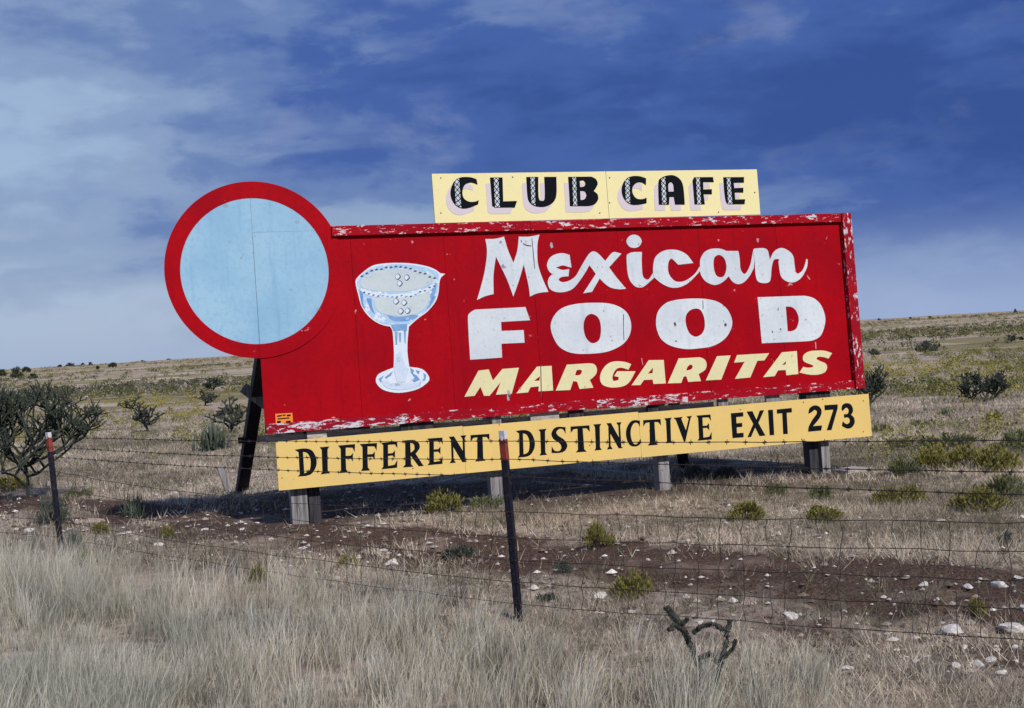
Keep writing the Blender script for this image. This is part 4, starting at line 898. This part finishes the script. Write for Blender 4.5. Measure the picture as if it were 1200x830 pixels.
off = rng.normal(0, .042, (len(tp), nb, 2)); bp = tp[:, None] + off; bp = bp.reshape(-1, 2)
b3 = np.stack([bp[:, 0], bp[:, 1], height(bp[:, 0], bp[:, 1]) - .01], 1); bh = np.repeat(th, nb) * rng.uniform(.3, 1.25, n)
lean = np.repeat(tl, nb, 0) + (off.reshape(-1, 2) * 4.2) + rng.normal(0, .07, (n, 2)); bend = rng.normal(0, .10, (n, 2)) * bh[:, None] + np.array([.05, 0]) * bh[:, None]
f = np.clip(np.repeat(hue * 1.9 - .45 + rng.normal(0, .30, len(tp)), nb) + rng.normal(0, .16, n), 0, 1)
tone = np.repeat(np.clip(rng.normal(1, .24, len(tp)), .45, 1.5), nb)[:, None]
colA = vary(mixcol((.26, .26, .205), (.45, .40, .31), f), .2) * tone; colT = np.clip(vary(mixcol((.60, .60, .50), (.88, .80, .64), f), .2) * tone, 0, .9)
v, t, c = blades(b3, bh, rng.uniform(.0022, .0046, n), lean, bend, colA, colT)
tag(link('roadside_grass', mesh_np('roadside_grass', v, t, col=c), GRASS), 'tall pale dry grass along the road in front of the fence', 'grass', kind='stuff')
# short cured grass over the prairie beyond, blades widen with distance so that tufts still show
n0 = 70000
y_ = np.exp(rng.uniform(math.log(4.8), math.log(46), n0)); x_ = rng.uniform(-1, 1, n0) * (y_ * .50 + 1.5); keep = fdist(x_, y_) > -.1 - 2.2 * sstep(-3, 1.5, x_)
x_, y_ = x_[keep], y_[keep]; sm = soil_mask(x_, y_) + (vnoise(x_ * 1.6, y_ * 1.6) - .5) * .9; keep = rng.uniform(0, 1, len(x_)) > np.clip(sm * 1.3, 0, .94); x_, y_ = x_[keep], y_[keep]
nb = 7; n = len(x_) * nb; sc_ = np.clip(y_ / 11, .75, 2.4); off = rng.normal(0, .035, (len(x_), nb, 2)) * sc_[:, None, None]
bp = (np.stack([x_, y_], 1)[:, None] + off).reshape(-1, 2); b3 = np.stack([bp[:, 0], bp[:, 1], height(bp[:, 0], bp[:, 1]) - .006], 1)
hh = np.repeat((.05 + .10 * vnoise(x_ * .9 + 7, y_ * .9)) * rng.uniform(.6, 1.4, len(x_)), nb) * rng.uniform(.5, 1.2, n)
f = np.clip(np.repeat(vnoise(x_ * .7 + 50, y_ * .7), nb) * 1.6 - .3 + rng.normal(0, .25, n), 0, 1)
col = vary(mixcol((.20, .17, .125), (.68, .58, .46), f), .25)
wd = np.repeat((rng.uniform(0, 1, len(x_)) < .10 + .25 * (vnoise(x_ * 1.1 + 80, y_ * 1.1) > .62)), nb); col[wd] = vary(np.tile((.15, .155, .095), (int(wd.sum()), 1)), .25); hh[wd] *= 1.25
v, t, c = blades(b3, hh, np.repeat(.006 * sc_, nb) * rng.uniform(.7, 1.4, n), rng.normal(0, .45, (n, 2)) + off.reshape(-1, 2) * 6 / np.repeat(sc_, nb)[:, None], rng.normal(0, .3, (n, 2)) * hh[:, None], col, col * 1.1, None, False)
tag(link('short_grass', mesh_np('short_grass', v, t, col=c), GRASS), 'short cured tan grass over the prairie beyond the fence', 'grass', kind='stuff')
# far scrub: low snakeweed and bunch grass reading as one olive mass
def scrub(n, y0, y1, dens_fn, hs, colfn, name, label):
    y_ = np.exp(rng.uniform(math.log(y0), math.log(y1), n)); x_ = rng.uniform(-1, 1, n) * (y_ * .5 + 3); k = rng.uniform(0, 1, n) < dens_fn(x_, y_); x_, y_ = x_[k], y_[k]; m = len(x_); nb = 16
    nb = 60 if y0 < 50 else 22; H = hs(x_, y_) * rng.uniform(.5, 1.35, m); W = H * rng.uniform(.8, 1.5, m); N = m * nb
    d = rng.normal(0, 1, (N, 3)); d /= np.linalg.norm(d, axis=1)[:, None]; d[:, 2] = np.abs(d[:, 2]); d *= rng.uniform(.55, 1.05, N)[:, None]
    Hn, Wn = np.repeat(H, nb), np.repeat(W, nb); X = np.repeat(x_, nb) + d[:, 0] * Wn * .75; Y = np.repeat(y_, nb) + d[:, 1] * Wn * .75
    P3 = np.stack([X, Y, height(X, Y) + d[:, 2] * Hn * .85], 1); e1 = rng.normal(0, 1, (N, 3)); e1 /= np.linalg.norm(e1, axis=1)[:, None]; e2 = np.cross(e1, rng.normal(0, 1, (N, 3))); e2 /= np.linalg.norm(e2, axis=1)[:, None]
    L = (Hn * (np.where(Y < 26, .085, .13) if y0 < 50 else .26) * rng.uniform(.6, 1.4, N))[:, None]; v = np.stack([P3 - e1 * L * .6, P3 + e1 * L * .6, P3 + e2 * L + np.array([0, 0, .4]) * L], 1).reshape(-1, 3); t = np.arange(N * 3).reshape(-1, 3)
    c = np.repeat(vary(np.repeat(colfn(x_, y_), nb, 0), .22), 3, 0)
    tag(link(name, mesh_np(name, v, t, col=c), PLANT), label, 'scrub', kind='stuff')
def dn(x, y):
    right = sstep(6, 9, x) * sstep(28, 33, y) * (1 - sstep(58, 72, y)); left = .30 * sstep(20, 30, y) * (x < 4)
    thick = sstep(4.3, 5.2, x) * sstep(15.8, 16.6, y) * (1 - sstep(19.5, 23, y)) * .38 * (vnoise(x * .8 + 3, y * .8) > .35)
    return np.clip(thick + (y > 19) * (np.maximum(right * .95, left) * sstep(.30, .62, vnoise(x / 6 + 4, y / 9 + 2) + .25 * right) + .03), 0, 1)
def cn(x, y):
    f = np.clip(vnoise(x / 5, y / 7) * 1.6 - .3 + rng.normal(0, .25, len(x)), 0, 1); return mixcol((.12, .13, .05), (.33, .285, .075), f)
scrub(10500, 15.5, 75, dn, lambda x, y: .20 + .14 * vnoise(x / 3, y / 3), cn, 'snakeweed_scrub', 'low yellow-olive scrub covering the middle distance')
def df(x, y): return .8 * sstep(.32, .62, vnoise(x / 28 + 9, y / 42 + 3)) + .13
def cf(x, y):
    f = np.clip(vnoise(x / 30 + 2, y / 50) * 1.8 - .4 + rng.normal(0, .2, len(x)), 0, 1); return mixcol((.095, .105, .06), (.25, .215, .085), f)
scrub(15000, 70, 700, df, lambda x, y: .28 + .0009 * y, cf, 'distant_scrub', 'grey-olive scrub on the distant slopes')
